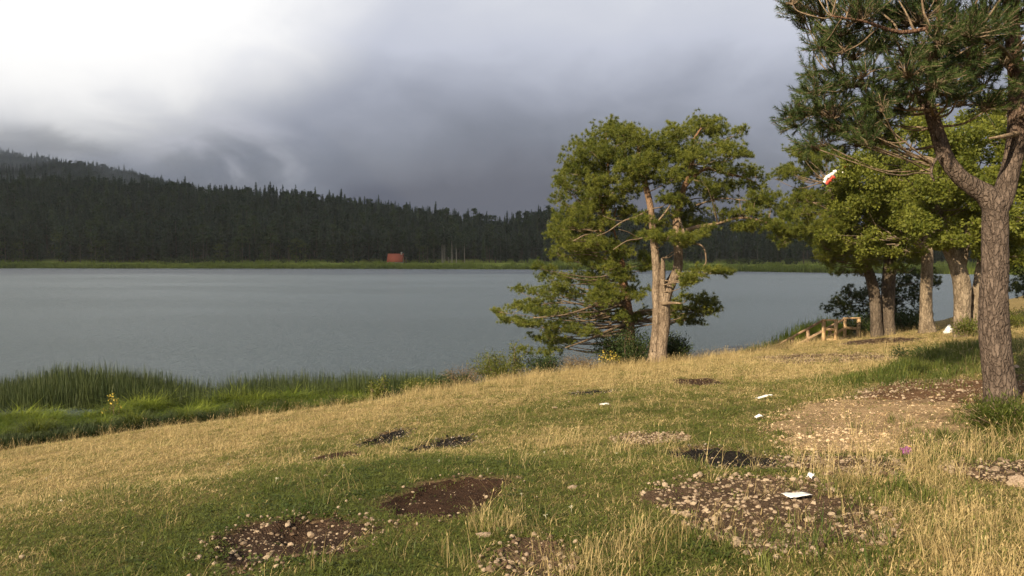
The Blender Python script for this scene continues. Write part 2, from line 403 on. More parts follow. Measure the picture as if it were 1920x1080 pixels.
def axis(lo, hi, f0, f1, s0, grow):
    a = list(np.arange(f0, f1, s0)); s = s0; v = f1
    while v < hi: a.append(v); s *= grow; v += s
    s, v, b = s0, f0 - s0, []
    while v > lo: b.append(v); s *= grow; v -= s
    return np.array(b[::-1] + a)
gx, gy = axis(-140, 150, -6.5, 7.5, .085, 1.035), axis(-60, 150, 2.8, 12, .09, 1.025)
X, Y = np.meshgrid(gx, gy); Z = gz(X, Y)
nx, ny = len(gx), len(gy)
q = (np.arange(ny - 1)[:, None] * nx + np.arange(nx - 1)[None]); q = np.stack([q, q + 1, q + nx + 1, q + nx], -1).reshape(-1, 4)
m, n, out = mat('turf_soil')
g = n.n('ShaderNodeNewGeometry').outputs['Position']
d = attr(n, 'dry'); f1 = n.noise(g, 30, 6, .7); f2 = n.noise(g, 4, 5, .6)
green = n.mix(n.rng(f1, .35, .65), (.030, .040, .010), (.085, .090, .026)); straw = n.mix(n.rng(f1, .35, .65), (.130, .100, .045), (.340, .255, .115))
c = n.mix(d, green, straw); c = n.mix(n.m('MULTIPLY', n.rng(f2, .6, .75), .5), c, (.090, .062, .036))
c = n.mix(attr(n, 'bare'), c, n.mix(n.rng(f1, .4, .62), (.085, .050, .030), (.180, .120, .075)))
principled(n, out, c, .95, n.m('ADD', f1, f2), .8, .03, .1)
tag(obj('ground', mesh('ground', np.stack([X, Y, Z], -1).reshape(-1, 3), q, m, True, {'dry': dryness(X, Y).ravel(), 'bare': bare(X, Y).ravel()})), kind='structure', label='dry grassy bank sloping down to the lake')

# patch surfaces, draped just over the ground and tucked under it at the rim
def patch_mat(name, c0, c1, c2, rough=.95):
    m, n, out = mat(name); g = n.n('ShaderNodeNewGeometry').outputs['Position']
    a, b = n.noise(g, 22, 6, .7), n.noise(g, 90, 4, .7); v = n.n('ShaderNodeTexVoronoi'); n.link(g, v.inputs['Vector']); v.inputs['Scale'].default_value = 70
    c = n.mix(n.rng(a, .35, .65), c0, c1); c = n.mix(n.rng(b, .60, .72), c, c2); c = n.mix(n.m('MULTIPLY', n.rng(n.noise(g, 2.6, 5, .65), .46, .66), .65), c, tuple(q_ * .55 for q_ in c0))
    principled(n, out, c, rough, n.m('ADD', n.m('ADD', a, b), v.outputs['Distance']), 1.0, .02, .1); return m
PM = {'soil': patch_mat('soil', (.040, .022, .014), (.075, .042, .027), (.13, .085, .055)), 'soilstone': patch_mat('stony_soil', (.042, .026, .018), (.082, .052, .036), (.15, .11, .075)),
      'ash': patch_mat('ash', (.010, .009, .009), (.030, .025, .022), (.11, .095, .08)), 'gravel': patch_mat('gravel_bed', (.085, .055, .036), (.150, .100, .065), (.27, .2, .13)),
      'dirt': patch_mat('pale_dirt', (.300, .200, .112), (.500, .365, .220), (.68, .54, .37)), 'dirtdark': patch_mat('brown_dirt', (.120, .066, .036), (.210, .120, .066), (.34, .22, .13))}
PNAME = {'soil': 'bare_soil', 'soilstone': 'bare_soil', 'ash': 'campfire_scar', 'gravel': 'gravel_patch', 'dirt': 'dirt_slope', 'dirtdark': 'dirt_slope'}
patch_obj = []
for p in PW:
    k, cx, cy, rx, ry, dep, lab, i = p
    nr, na = 14, 56; a = np.linspace(0, 2 * np.pi, na, endpoint=False); rr = np.linspace(0, 1, nr) ** .8
    ring = np.ones(na)
    for _ in range(8): ring = ring / np.maximum(.05, patch_r(p, cx + rx * np.cos(a) * ring, cy + ry * np.sin(a) * ring)) ** .6
    xs = cx + rx * np.outer(rr, np.cos(a) * ring); ys = cy + ry * np.outer(rr, np.sin(a) * ring)
    lift = np.where(rr < .93, .014, -.012)[:, None] + (rr < .93)[:, None] * .016 * (fbm(xs * 14, ys * 14, 60 + i, 3) - .3)
    v = np.stack([xs, ys, gz(xs, ys) + lift], -1).reshape(-1, 3)
    qq = []
    for r in range(nr - 1):
        for s in range(na): qq.append((r * na + s, r * na + (s + 1) % na, (r + 1) * na + (s + 1) % na, (r + 1) * na + s))
    o = obj(PNAME[k], mesh(PNAME[k], v, np.array(qq), PM[k], True))
    if k == 'ash': tag(o, lab, 'fire scar', 'old campfire scars in the meadow')
    else: tag(o, lab, kind='structure')
    patch_obj.append(o)

# ------------------------------------------------------------------ lake
m, n, out = mat('lake_water')
g = n.n('ShaderNodeNewGeometry').outputs['Position']
r1 = n.noise(n.mapping(g, (.9, 1.5, 1)), 1.1, 4, .6, .3); r2 = n.noise(n.mapping(g, (1, 1.7, 1), (5, 3, 0)), 4.2, 3, .6); r3 = n.noise(n.mapping(g, (.012, .03, 1)), 1.0, 3, .5)
hgt = n.m('ADD', n.m('MULTIPLY', r1, 1.0), n.m('MULTIPLY', r2, .55))
bp = n.n('ShaderNodeBump'); n.link(hgt, bp.inputs['Height']); bp.inputs['Distance'].default_value = .50
n.link(n.rng(r3, .25, .75, .55, 1.0), bp.inputs['Strength'])
b = n.n('ShaderNodeBsdfPrincipled'); b.inputs['Base Color'].default_value = (.064, .092, .110, 1); b.inputs['Roughness'].default_value = .24; b.inputs['IOR'].default_value = 1.9
n.link(bp.outputs[0], b.inputs['Normal']); n.link(b.outputs[0], out.inputs[0])
tag(obj('lake', mesh('lake', [(-1100, -150, 0), (1100, -150, 0), (1100, 700, 0), (-1100, 700, 0)], np.array([[0, 1, 2, 3]]), m)), kind='structure', label='grey rippled lake')

# ------------------------------------------------------------------ far shore and wooded hills
def ip(px, tab): t = np.array(tab, float); return np.interp(px, t[:, 0], t[:, 1])
SHORE = [(-600, 380), (0, 366), (600, 352), (1000, 332), (1300, 297), (1450, 276), (1600, 256), (1920, 232), (2600, 190)]
RIDGE = [(-600, 332), (-200, 336), (0, 338), (150, 341), (290, 349), (400, 356), (500, 363), (600, 371), (700, 382), (800, 397), (880, 408), (930, 413), (980, 404), (1040, 395), (1150, 394), (1300, 402), (1420, 424), (1600, 428), (1920, 418), (2600, 400)]
RD = [(-600, 680), (0, 660), (700, 620), (930, 560), (1100, 540), (1920, 480), (2600, 430)]
BACK = [(-600, 262), (0, 291), (100, 301), (200, 318), (260, 331), (350, 352), (450, 376), (600, 410), (2600, 440)]
HX, HY = P(742, 482, 392)[:2]
FSC = [(-600, 1.0), (500, .98), (800, .80), (1000, .70), (1300, .60), (1900, .50)]
def hz(x, y):
    px = 960 + FPX * x / np.maximum(y, 1); sd = ip(px, SHORE); rd = ip(px, RD)
    zr = EYE + (482 - ip(px, RIDGE)) / FPX * rd - 19 * ip(px, FSC); zb = EYE + (482 - ip(px, BACK)) / FPX * 1000 - 20
    s = y - sd
    z = -1.5 + 1.9 * sstep(-6, 3, s) + 2.1 * sstep(2, 34, s)
    t = np.clip((y - sd - 40) / (rd - sd - 40), 0, 1); z = z + np.maximum(zr - 2.5, 1) * (t * t * (3 - 2 * t)) ** .9
    t2 = sstep(0, 1, (y - rd - 20) / (1000 - rd - 20)); z = z * (1 - t2) + zb * t2
    z = z - 2.0 * np.exp(-(((x - HX) / 9) ** 2 + ((y - HY) / 9) ** 2)) + .35 * (fbm(x * .05, y * .09, 5, 3) - .5) * sstep(2, 20, s)
    return z + sstep(0, 60, y - sd - 40) * 5 * (fbm(x * .012, y * .012, 15, 3) - .5)
us = np.linspace(-1.25, 1.25, 240); ys = np.concatenate([np.linspace(180, 450, 190), np.linspace(455, 1250, 70)])
U, YY = np.meshgrid(us, ys); XX = U * YY; nx, ny = len(us), len(ys)
q = (np.arange(ny - 1)[:, None] * nx + np.arange(nx - 1)[None]); q = np.stack([q, q + 1, q + nx + 1, q + nx], -1).reshape(-1, 4)
m, n, out = mat('far_meadow'); g = n.n('ShaderNodeNewGeometry').outputs['Position']
a = n.noise(n.mapping(g, (.03, .09, 1)), 1, 5, .6); b = n.noise(n.mapping(g, (.5, .5, .5)), 1, 4, .7); s = n.n('ShaderNodeSeparateXYZ'); n.link(g, s.inputs[0])
c = n.mix(n.rng(a, .35, .65), (.175, .240, .032), (.270, .300, .055)); c = n.mix(n.rng(b, .55, .75), c, (.050, .075, .016))
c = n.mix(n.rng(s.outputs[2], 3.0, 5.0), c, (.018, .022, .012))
principled(n, out, c, .95, b, .8, .4, .1)
tag(obj('hills', mesh('hills', np.stack([XX, YY, hz(XX, YY)], -1).reshape(-1, 3), q, m, True)), kind='structure', label='far lakeshore meadow and wooded hills')

def far_conifer(seed, h, wid, bare_to, gaps=.15):
    """spruce or pine seen from 400 m: trunk, and drooping sprays in whorls; origin at the foot"""
    r = np.random.default_rng(seed); t = MB(); t.tube(spline([(0, 0, 0), (r.normal(0, .1), r.normal(0, .1), h * .5), (0, 0, h * .97)], 3), np.linspace(.26, .04, 7), 5)
    f = MB(); z = h * bare_to; V, T, tt = [], [], []
    while z < h * .985:
        k = (z / h - bare_to) / (1 - bare_to); rad = wid * (1 - k) ** .62 * (.75 + .25 * min(1, k * 6)) * r.uniform(.75, 1.15)
        for a in np.linspace(0, 6.28, int(5 + 4 * (1 - k)), endpoint=False) + r.uniform(0, 6):
            if r.random() < gaps: continue
            L = rad * r.uniform(.65, 1.2) + .15; d = np.array([math.cos(a), math.sin(a), 0]); sd = np.array([-d[1], d[0], 0]); dr = r.uniform(-.35, .05) * L
            for _ in range(3):
                b0 = d * L * r.uniform(0, .5) + [0, 0, z + r.uniform(-.2, .3)]; wv = sd * L * r.uniform(.18, .34); tip = d * L * r.uniform(.7, 1.05) + sd * L * r.uniform(-.3, .3) + [0, 0, z + dr + r.uniform(-.4, .1)]
                up = np.array([0, 0, r.uniform(.1, .5)]); i0 = len(V) ; V += [b0 - wv, b0 + wv, tip, b0 + up]; T += [(i0, i0 + 2, i0 + 3), (i0 + 3, i0 + 2, i0 + 1)]; tt += [r.uniform(0, 1)] * 4
        z += h * r.uniform(.028, .045)
    f.add(V, None, T, np.array(tt)); return t, f
def far_pine(seed, h, wid):
    r = np.random.default_rng(seed); t = MB(); t.tube(spline([(0, 0, 0), (r.normal(0, .2), 0, h * .5), (r.normal(0, .3), 0, h * .95)], 3), np.linspace(.24, .07, 7), 5)
    f = MB(); V, T, tt = [], [], []
    for _ in range(26):
        k = r.uniform(0, 1); c = np.array([*(r.normal(0, 1, 2) * wid * .42 * (1.05 - k * .75)), h * (.52 + .46 * k)])
        for _ in range(13):
            p = c + r.normal(0, 1, 3) * [.75, .75, .38]; a = rand_unit(2, r) * r.uniform(.5, .95); i0 = len(V); V += [p - a[0], p + a[0] * .6, p + a[1] * .8, p - a[1] * .5]; T += [(i0, i0 + 2, i0 + 1), (i0, i0 + 1, i0 + 3)]; tt += [r.uniform(0, 1)] * 4
    f.add(V, None, T, np.array(tt)); return t, f
def far_broad(seed, h, wid):
    r = np.random.default_rng(seed); t = MB(); t.tube(spline([(0, 0, 0), (r.normal(0, .2), 0, h * .4), (0, 0, h * .8)], 3), np.linspace(.2, .06, 7), 5)
    f = MB(); V, T, tt = [], [], []
    for _ in range(40):
        k = r.uniform(.02, 1); c = np.array([*(r.normal(0, 1, 2) * wid * .4 * math.sqrt(max(.05, 1 - (k - .3) ** 2 * 1.6))), h * (.06 + .9 * k)])
        for _ in range(11):
            p = c + r.normal(0, 1, 3) * [.6, .6, .5]; a = rand_unit(2, r) * r.uniform(.35, .75); i0 = len(V); V += [p - a[0], p + a[0] * .6, p + a[1] * .8, p - a[1] * .5]; T += [(i0, i0 + 2, i0 + 1), (i0, i0 + 1, i0 + 3)]; tt += [r.uniform(0, 1)] * 4
    f.add(V, None, T, np.array(tt)); return t, f
M['far_dark'] = leafy('far_dark', (.005, .017, .010), (.019, .045, .020), .15, vary=(.048, .080, .034))
M['far_mid'] = leafy('far_mid', (.007, .021, .011), (.028, .057, .022), .2, vary=(.072, .105, .030))
M['far_light'] = leafy('far_light', (.020, .040, .010), (.055, .085, .022), .25, vary=(.12, .14, .03))
M['far_bark'] = simple('far_bark', (.09, .07, .055), (.17, .14, .11), 2)
M['far_bark_pale'] = simple('far_bark_pale', (.30, .26, .22), (.46, .41, .35), 2)
KIND = {}
for key, (tf, fm, bm) in {'spruce': (far_conifer(1, 23, 3.4, .08), 'far_dark', 'far_bark'), 'slim_spruce': (far_conifer(2, 23, 2.9, .12), 'far_dark', 'far_bark'), 'tall_fir': (far_conifer(3, 22, 3.0, .22, .25), 'far_mid', 'far_bark'),
                          'pine': (far_pine(4, 21, 5.2), 'far_mid', 'far_bark'), 'broad_pine': (far_pine(5, 18, 6.2), 'far_dark', 'far_bark'), 'bare_pine': (far_pine(6, 24, 3.8), 'far_dark', 'far_bark_pale'),
                          'broadleaf': (far_broad(7, 13, 6.0), 'far_light', 'far_bark'), 'low_shrub': (far_broad(8, 4.0, 6.0), 'far_light', 'far_bark')}.items():
    t, f = tf; KIND[key] = (t.mesh('trunk', M[bm], True), f.mesh('crown', M[fm]))
FN = {'spruce': ('spruce_tree', 'pointed dense dark spruce'), 'slim_spruce': ('spruce_tree', 'slim dark spruce'), 'tall_fir': ('fir_tree', 'loose-limbed dark fir'), 'pine': ('pine_tree', 'rounded green pine'),
      'broad_pine': ('pine_tree', 'broad dark pine'), 'bare_pine': ('pine_tree', 'pale bare-trunked pine'), 'broadleaf': ('broadleaf_tree', 'light green broadleaf tree'), 'low_shrub': ('shrub', 'low green shrub')}
SECT = [(200, 'at the left end of the far shore'), (330, 'on the far shore below the misty hill'), (460, 'on the far shore behind the low shrubs'), (580, 'on the far shore right of the low shrubs'), (700, 'on the far shore left of the red roof'), (790, 'beside the red-roofed house'), (910, 'among the bare trunks right of the red roof'), (1040, 'at the dip in the far skyline'), (1240, 'behind the left half of the two-stemmed pine'), (1440, 'behind the right half of the two-stemmed pine'), (9999, 'across the lake behind the right-hand trees')]
def far_label(key, x, y, sc, s):
    px = 960 + FPX * x / y; size = 'tall ' if sc > .92 * ip(px, FSC) + .06 else ('small ' if sc < .84 * ip(px, FSC) else '')
    return size + FN[key][1] + (', standing forward,' if s < 41 and key != 'low_shrub' else '') + ' ' + next(t for lim, t in SECT if px < lim)
def far_tree(key, x, y, sc, rz, label=None, group=None):
    o = empty(FN[key][0], (x, y, float(hz(np.array(x), np.array(y))) - .15), label or far_label(key, x, y, sc, y - ip(960 + FPX * x / y, SHORE)), 'shrub' if key == 'low_shrub' else 'tree', group or ('low shrubs along the far meadow' if key == 'low_shrub' else 'front trees of the forest across the lake'))
    o.scale = (sc, sc, sc * random.uniform(.92, 1.1)); o.rotation_euler.z = rz
    for nm, me in zip(('trunk', 'crown'), KIND[key]):
        c = bpy.data.objects.new(nm, me); COL.objects.link(c); c.parent = o
    return o
r = np.random.default_rng(21)
pts = []
for _ in range(11500):
    u = r.uniform(-.86, .86); y = math.sqrt(r.uniform(270 ** 2, 700 ** 2)); px = 960 + FPX * u; sd, rd = ip(px, SHORE), ip(px, RD)
    if sd + 36 < y < rd + 25: pts.append((u * y, y, y - sd))
for _ in range(3000):
    u = r.uniform(-.95, -.33); y = math.sqrt(r.uniform(820 ** 2, 1030 ** 2)); pts.append((u * y, y, 999))
pts = np.array(pts)
front = np.argsort(pts[:, 2] + r.uniform(0, 8, len(pts)) + 1e4 * (np.abs(pts[:, 0] / pts[:, 1] + .1) > .62))[:268]
isf = np.zeros(len(pts), bool); isf[front] = True
for i in front:
    x, y, s = pts[i]; px = 960 + FPX * x / y
    if math.hypot(x - HX, y - HY) < 9 or (abs(x - HX) < 6 and y < HY + 5): continue
    k = random.choices(['spruce', 'slim_spruce', 'tall_fir', 'pine', 'broad_pine', 'broadleaf'], [3, 3, 3, 4, 2, 1.6 if s < 44 else .2])[0]
    if 820 < px < 905: k = random.choice(['bare_pine', 'bare_pine', 'tall_fir'])
    far_tree(k, x, y, random.uniform(.78, 1.12) * ip(px, FSC), random.uniform(0, 6.28))
for px, D, sc, lab in ((115, 404, 1.25, 'bushy light green broadleaf tree at the far left edge of the forest across the lake'), (412, 392, .75, 'round pale green broadleaf tree low on the far shore at the left'), (180, 402, 1.0, None), (440, 390, .8, None), (505, 396, 1.15, None), (570, 394, .9, None), (625, 392, .8, None)):
    x = (px - 960) / FPX * D; far_tree('broadleaf', x, D, sc, px * .7, lab)
for px, D, sc in ((318, 388, .8), (345, 387, .9), (372, 388, .7), (400, 386, .9), (432, 388, .8), (530, 384, .5), (655, 383, .6), (700, 385, .55), (765, 384, .4), (812, 372, .5), (1370, 318, .55), (1395, 312, .6), (1420, 310, .5), (1480, 303, .6)):
    far_tree('low_shrub', (px - 960) / FPX * D, D, sc, px * .3)

PROTO = {}
def scatter(name, pts, rot, scl, tint, protos, idx, label=None, parent=None):
    """one stuff object: copies of the prototypes on points, by geometry nodes"""
    me = bpy.data.meshes.new(name); me.vertices.add(len(pts)); me.vertices.foreach_set('co', np.asarray(pts, np.float32).ravel())
    for k, typ, dat, fld in (('rot', 'FLOAT_VECTOR', rot, 'vector'), ('scl', 'FLOAT', scl, 'value'), ('tint', 'FLOAT', tint, 'value'), ('idx', 'INT', idx, 'value')):
        a = me.attributes.new(k, typ, 'POINT'); a.data.foreach_set(fld, np.asarray(dat, np.int32 if typ == 'INT' else np.float32).ravel())
    o = bpy.data.objects.new(name, me); COL.objects.link(o)
    cl = bpy.data.collections.new(name + '_pieces')
    for i, pm in enumerate(protos): cl.objects.link(bpy.data.objects.new('%s_%02d' % (name, i), pm))
    ng = bpy.data.node_groups.new(name, 'GeometryNodeTree')
    ng.interface.new_socket('Geometry', in_out='INPUT', socket_type='NodeSocketGeometry'); ng.interface.new_socket('Geometry', in_out='OUTPUT', socket_type='NodeSocketGeometry')
    N = ng.nodes; gi, go = N.new('NodeGroupInput'), N.new('NodeGroupOutput'); ci = N.new('GeometryNodeCollectionInfo'); ci.inputs['Collection'].default_value = cl
    ci.inputs['Separate Children'].default_value = True; ci.inputs['Reset Children'].default_value = True
    ins = N.new('GeometryNodeInstanceOnPoints'); ins.inputs['Pick Instance'].default_value = True
    L = ng.links; L.new(gi.outputs[0], ins.inputs['Points']); L.new(ci.outputs[0], ins.inputs['Instance'])
    for k, typ, sk in (('rot', 'FLOAT_VECTOR', 'Rotation'), ('scl', 'FLOAT', 'Scale'), ('idx', 'INT', 'Instance Index')):
        na = N.new('GeometryNodeInputNamedAttribute'); na.data_type = typ; na.inputs[0].default_value = k; L.new(na.outputs[0], ins.inputs[sk])
    L.new(ins.outputs[0], go.inputs[0])
    md = o.modifiers.new('scatter', 'NODES'); md.node_group = ng
    return tag(o, label, kind='stuff')
def joined(key):
    t, f = KIND[key]; me = bpy.data.meshes.new('far_' + key)
    import bmesh
    bm = bmesh.new(); bm.from_mesh(t); nt = len(bm.faces); bm.from_mesh(f); bm.faces.ensure_lookup_table()
    for i in range(nt, len(bm.faces)): bm.faces[i].material_index = 1
    bm.to_mesh(me); bm.free(); me.materials.append(t.materials[0]); me.materials.append(f.materials[0]); return me
rest = pts[~isf]; keys = ['spruce', 'slim_spruce', 'tall_fir', 'pine', 'broad_pine']
nr_ = len(rest)
scatter('forest', np.stack([rest[:, 0], rest[:, 1], hz(rest[:, 0], rest[:, 1]) - .2], -1), np.stack([r.normal(0, .03, nr_), r.normal(0, .03, nr_), r.uniform(0, 6.28, nr_)], -1), r.uniform(.68, 1.12, nr_) * ip(960 + FPX * rest[:, 0] / rest[:, 1], FSC) * (1 + .18 * (r.random(nr_) > .93)), r.random(nr_),
        [joined(k) for k in keys], r.choice(5, nr_, p=[.34, .14, .22, .18, .12]), 'dark conifer forest covering the hills across the lake')

# ------------------------------------------------------------------ unseen clouds, added out of frame to shade the far hills
def cloud(cx, cy, hx, hy, label):
    nu, nv = 70, 50
    u, v = np.meshgrid(np.linspace(-1, 1, nu), np.linspace(-1, 1, nv))
    x, y = cx + hx * u, cy + hy * v
    e = (1 - np.abs(u) ** 6) * (1 - np.abs(v) ** 6); th = np.sqrt(np.clip(e, 0, 1))
    top = 330 + th * (60 + 90 * fbm(x * .006, y * .006, 91, 4)); bot = 330 - th * (20 + 45 * fbm(x * .008, y * .008, 92, 4))
    v1 = np.stack([x, y, top], -1).reshape(-1, 3); v2 = np.stack([x, y, bot - .5], -1).reshape(-1, 3)
    i = (np.arange(nv - 1)[:, None] * nu + np.arange(nu - 1)[None]); qq = np.stack([i, i + 1, i + nu + 1, i + nu], -1).reshape(-1, 4); N = nu * nv
    rim = [k for k in range(nu)] + [k * nu + nu - 1 for k in range(1, nv)] + [(nv - 1) * nu + k for k in range(nu - 2, -1, -1)] + [k * nu for k in range(nv - 2, 0, -1)]
    side = [(a, a + N, b + N, b) for a, b in zip(rim, rim[1:] + rim[:1])]
    m, n, out = mat('cloud'); d = n.n('ShaderNodeBsdfDiffuse'); d.inputs[0].default_value = (.9, .9, .92, 1); t = n.n('ShaderNodeBsdfTranslucent'); t.inputs[0].default_value = (.9, .9, .92, 1)
    mxs = n.n('ShaderNodeMixShader'); mxs.inputs[0].default_value = .5; n.link(d.outputs[0], mxs.inputs[1]); n.link(t.outputs[0], mxs.inputs[2]); n.link(mxs.outputs[0], out.inputs[0])
    o = obj('cloud', mesh('cloud', np.concatenate([v1, v2]), [qq, qq[:, ::-1] + N, np.array(side)], m, True))
    tag(o, label, kind='structure')
cloud(-315, 65, 920, 290, 'unseen grey storm cloud over the lake, added to shade the far hills')
cloud(-905, 545, 420, 185, 'unseen grey cloud added to shade the misty hill')

# ------------------------------------------------------------------ haze and the mist on the hill behind
HAZE = True
if HAZE:
    b = MB().box((0, 600, 82), (3400, 1500, 172)); m, n, out = mat('haze_air'); v = n.n('ShaderNodeVolumePrincipled'); v.inputs['Color'].default_value = (.80, .86, .92, 1); v.inputs['Density'].default_value = .00011
    n.link(v.outputs[0], out.inputs['Volume']); tag(b.build('haze', m), kind='stuff', label='thin haze over the lake')

# ------------------------------------------------------------------ house across the lake
hb = float(hz(np.array(HX), np.array(HY))) - .1
hs = empty('house', (HX, HY, hb), 'small house with a red tiled roof and chimney at the forest edge across the lake', 'house')
eave, ridge_ = P(742, 490, HY)[2], P(742, 475.5, HY)[2]
M['plaster'] = simple('plaster', (.50, .46, .40), (.58, .54, .48), 3); M['tile'] = simple('tile', (.42, .10, .055), (.56, .16, .085), 6)
M['glass'] = simple('glass', (.02, .025, .03), (.03, .035, .04), 1, .1, 0, .5); M['dark_wood'] = simple('dark_wood', (.10, .06, .04), (.16, .1, .06), 5)
wall = MB().box((HX, HY, (hb + eave) / 2), (7.8, 6, eave - hb))
g0 = [(HX + sx * 3.9, HY + sy * 3, eave) for sx in (-1, 1) for sy in (-1, 1)]; gt = [(HX + sx * 3.9, HY, ridge_ - .15) for sx in (-1, 1)]
wall.add(g0[:2] + [gt[0]] + g0[2:] + [gt[1]], None, [(0, 1, 2), (3, 5, 4)]); wall.build('wall', M['plaster'], hs)
rf = MB()
for sgn in (-1, 1):
    a = np.array([[HX - 4.2, HY + sgn * 3.4, eave - .25], [HX + 4.2, HY + sgn * 3.4, eave - .25], [HX + 4.2, HY, ridge_], [HX - 4.2, HY, ridge_]]); rf.add(np.concatenate([a, a - [0, 0, .15]]), [[0, 1, 2, 3], [7, 6, 5, 4], [0, 4, 5, 1], [1, 5, 6, 2], [2, 6, 7, 3], [3, 7, 4, 0]])
roof = rf.build('roof', M['tile'], hs)
ch = MB().box((HX + 3.1, HY - .4, ridge_ + .1), (.7, .7, 1.5)).mesh('chimney', M['plaster']); co = bpy.data.objects.new('chimney', ch); COL.objects.link(co); co.parent = roof
for wx in (-2.3, 1.9): MB().box((HX + wx, HY - 3.02, hb + 1.3), (1.0, .12, .9)).build('window', M['glass'], hs)
MB().box((HX - .2, HY - 3.02, hb + .95), (.9, .12, 1.85)).build('door', M['dark_wood'], hs)

#@@PART2
# ------------------------------------------------------------------ mist lying on the hill behind
m, n, out = mat('mist'); g = n.n('ShaderNodeNewGeometry').outputs['Position']
a = n.noise(n.mapping(g, (.0075, .0075, .016)), 1.0, 4, .55, .6); s = n.n('ShaderNodeSeparateXYZ'); n.link(g, s.inputs[0])
dn = n.m('MULTIPLY', n.rng(a, .42, .70), n.m('MULTIPLY', n.rng(s.outputs[2], 38, 75), n.rng(s.outputs[2], 150, 118)))
edge = n.m('MULTIPLY', n.rng(s.outputs[0], -800, -680), n.rng(s.outputs[0], -190, -330))
v = n.n('ShaderNodeVolumePrincipled'); v.inputs['Color'].default_value = (.86, .90, .95, 1); n.link(n.m('MULTIPLY', n.m('MULTIPLY', dn, edge), .014), v.inputs['Density']); n.link(v.outputs[0], out.inputs['Volume'])
tag(MB().box((-500, 800, 95), (640, 150, 120)).build('mist', m), kind='stuff', label='pale mist drifting along the wooded hill at the left')

# ------------------------------------------------------------------ turf
def tuft(name, seed, nb, h, spread, w, lean, mt, curl=.5):
    r = np.random.default_rng(seed); b = MB()
    for _ in range(nb):
        a = r.uniform(0, 6.28); o = np.array([*(r.normal(0, spread, 2)), -.004]); d = np.array([math.cos(a), math.sin(a), 0]); sd = np.array([-d[1], d[0], 0]) * w * r.uniform(.6, 1.2) / 2
        H = h * r.uniform(.55, 1.25); l = lean * r.uniform(.2, 1.3) * H
        m1 = o + d * l * .35 + [0, 0, H * .6]; tip = o + d * l * (1 + curl * r.uniform(0, .6)) + [0, 0, H * (1 - curl * r.uniform(0, .45))]
        b.add([o - sd, o + sd, m1 + sd * .8, m1 - sd * .8, tip], [[0, 1, 2, 3]], [[3, 2, 4]])
    return b.mesh(name, mt)
def stalks(name, seed, nb, h, spread, w, lean, mt, heads=True):
    r = np.random.default_rng(seed); b = MB()
    for _ in range(nb):
        a = r.uniform(0, 6.28); d = np.array([math.cos(a), math.sin(a), 0]); sd = np.array([-d[1], d[0], 0]) * w / 2; H = h * r.uniform(.5, 1.2); l = lean * H * r.uniform(.1, 1.2); o = np.array([*r.normal(0, spread, 2), -.01])
        p = [o + d * l * t ** 1.8 + [0, 0, H * (t - .12 * lean * t ** 3)] for t in (0, .4, .75, 1)]
        v = []
        for k, q_ in enumerate(p): ww = sd * (1, .8, .6, .25)[k]; v += [q_ - ww, q_ + ww]
        b.add(v, [[0, 1, 3, 2], [2, 3, 5, 4], [4, 5, 7, 6]])
        if heads and r.random() < .5:
            q_ = p[3]; e = (p[3] - p[2]) * .5; b.add([q_ - e * .2, q_ + sd * 2.2 + e * .3, q_ + e, q_ - sd * 2.2 + e * .3], [[0, 1, 2, 3]])
    return b.mesh(name, mt)
def weed(name, seed, nl, rad, mt):
    r = np.random.default_rng(seed); b = MB()
    for _ in range(nl):
        a = r.uniform(0, 6.28); d = np.array([math.cos(a), math.sin(a), 0]); sd = np.array([-d[1], d[0], 0]); rr = rad * r.uniform(.1, 1); L = rad * r.uniform(.25, .5); c = d * rr + [0, 0, r.uniform(.008, .035)]
        d2 = unit(d + r.normal(0, .6, 3) * [1, 1, .3]); s2 = unit(np.cross(d2, [0, 0, 1])) * L * .45
        b.add([c - d2 * L * .5, c + s2, c + d2 * L * .5 + [0, 0, .006], c - s2], [[0, 1, 2, 3]])
    return b.mesh(name, mt)
r = np.random.default_rng(5)
def fan(nn, r0, r1, e=.7, half=1.05):
    rad = (r.uniform(0, 1, nn) * (r1 ** e - r0 ** e) + r0 ** e) ** (1 / e); th = r.uniform(-half, half, nn); return rad * np.sin(th), rad * np.cos(th), rad
def place(nn, r0, r1, keep, e=.7):
    x, y, rad = fan(nn, r0, r1, e); k = r.random(nn) < keep(x, y, rad); x, y, rad = x[k], y[k], rad[k]; return x, y, rad
def put(name, x, y, s, t, protos, label, tilt=.12, zoff=0.0, z=None):
    nn = len(x); z = gz(x, y) if z is None else z
    scatter(name, np.stack([x, y, z + zoff], -1), np.stack([r.normal(0, tilt, nn), r.normal(0, tilt, nn), r.uniform(0, 6.28, nn)], -1), s, t, protos, r.integers(0, len(protos), nn), label)
x, y, rad = place(235000, 2.0, 44, lambda x, y, q_: (1 - bare(x, y)) * (edge_sd(x, y) < 2.6))
dr = dryness(x, y); ss = (np.maximum(rad, 5) / 5) ** .38 * r.uniform(.7, 1.3, len(x)); isg = r.random(len(x)) > np.clip(dr * 1.12 - .30, .02, .93)
tn = np.clip(.25 + .55 * dr + r.normal(0, .2, len(x)), 0, 1)
put('green_grass', x[isg], y[isg], ss[isg], tn[isg], [tuft('green_tuft', 100 + i, 26, .016, .042, .0048, 1.8, M['grass_green']) for i in range(4)], 'short grazed green grass of the meadow')
k = ~isg; tn2 = np.clip(.45 + .3 * (dr - .5) + r.normal(0, .28, len(x)), 0, 1)
put('dry_grass', x[k], y[k], ss[k] * 1.1, tn2[k], [tuft('dry_tuft', 120 + i, 18, .016, .046, .0038, 2.3, M['grass_dry']) for i in range(4)], 'short straw-coloured dry grass of the meadow')
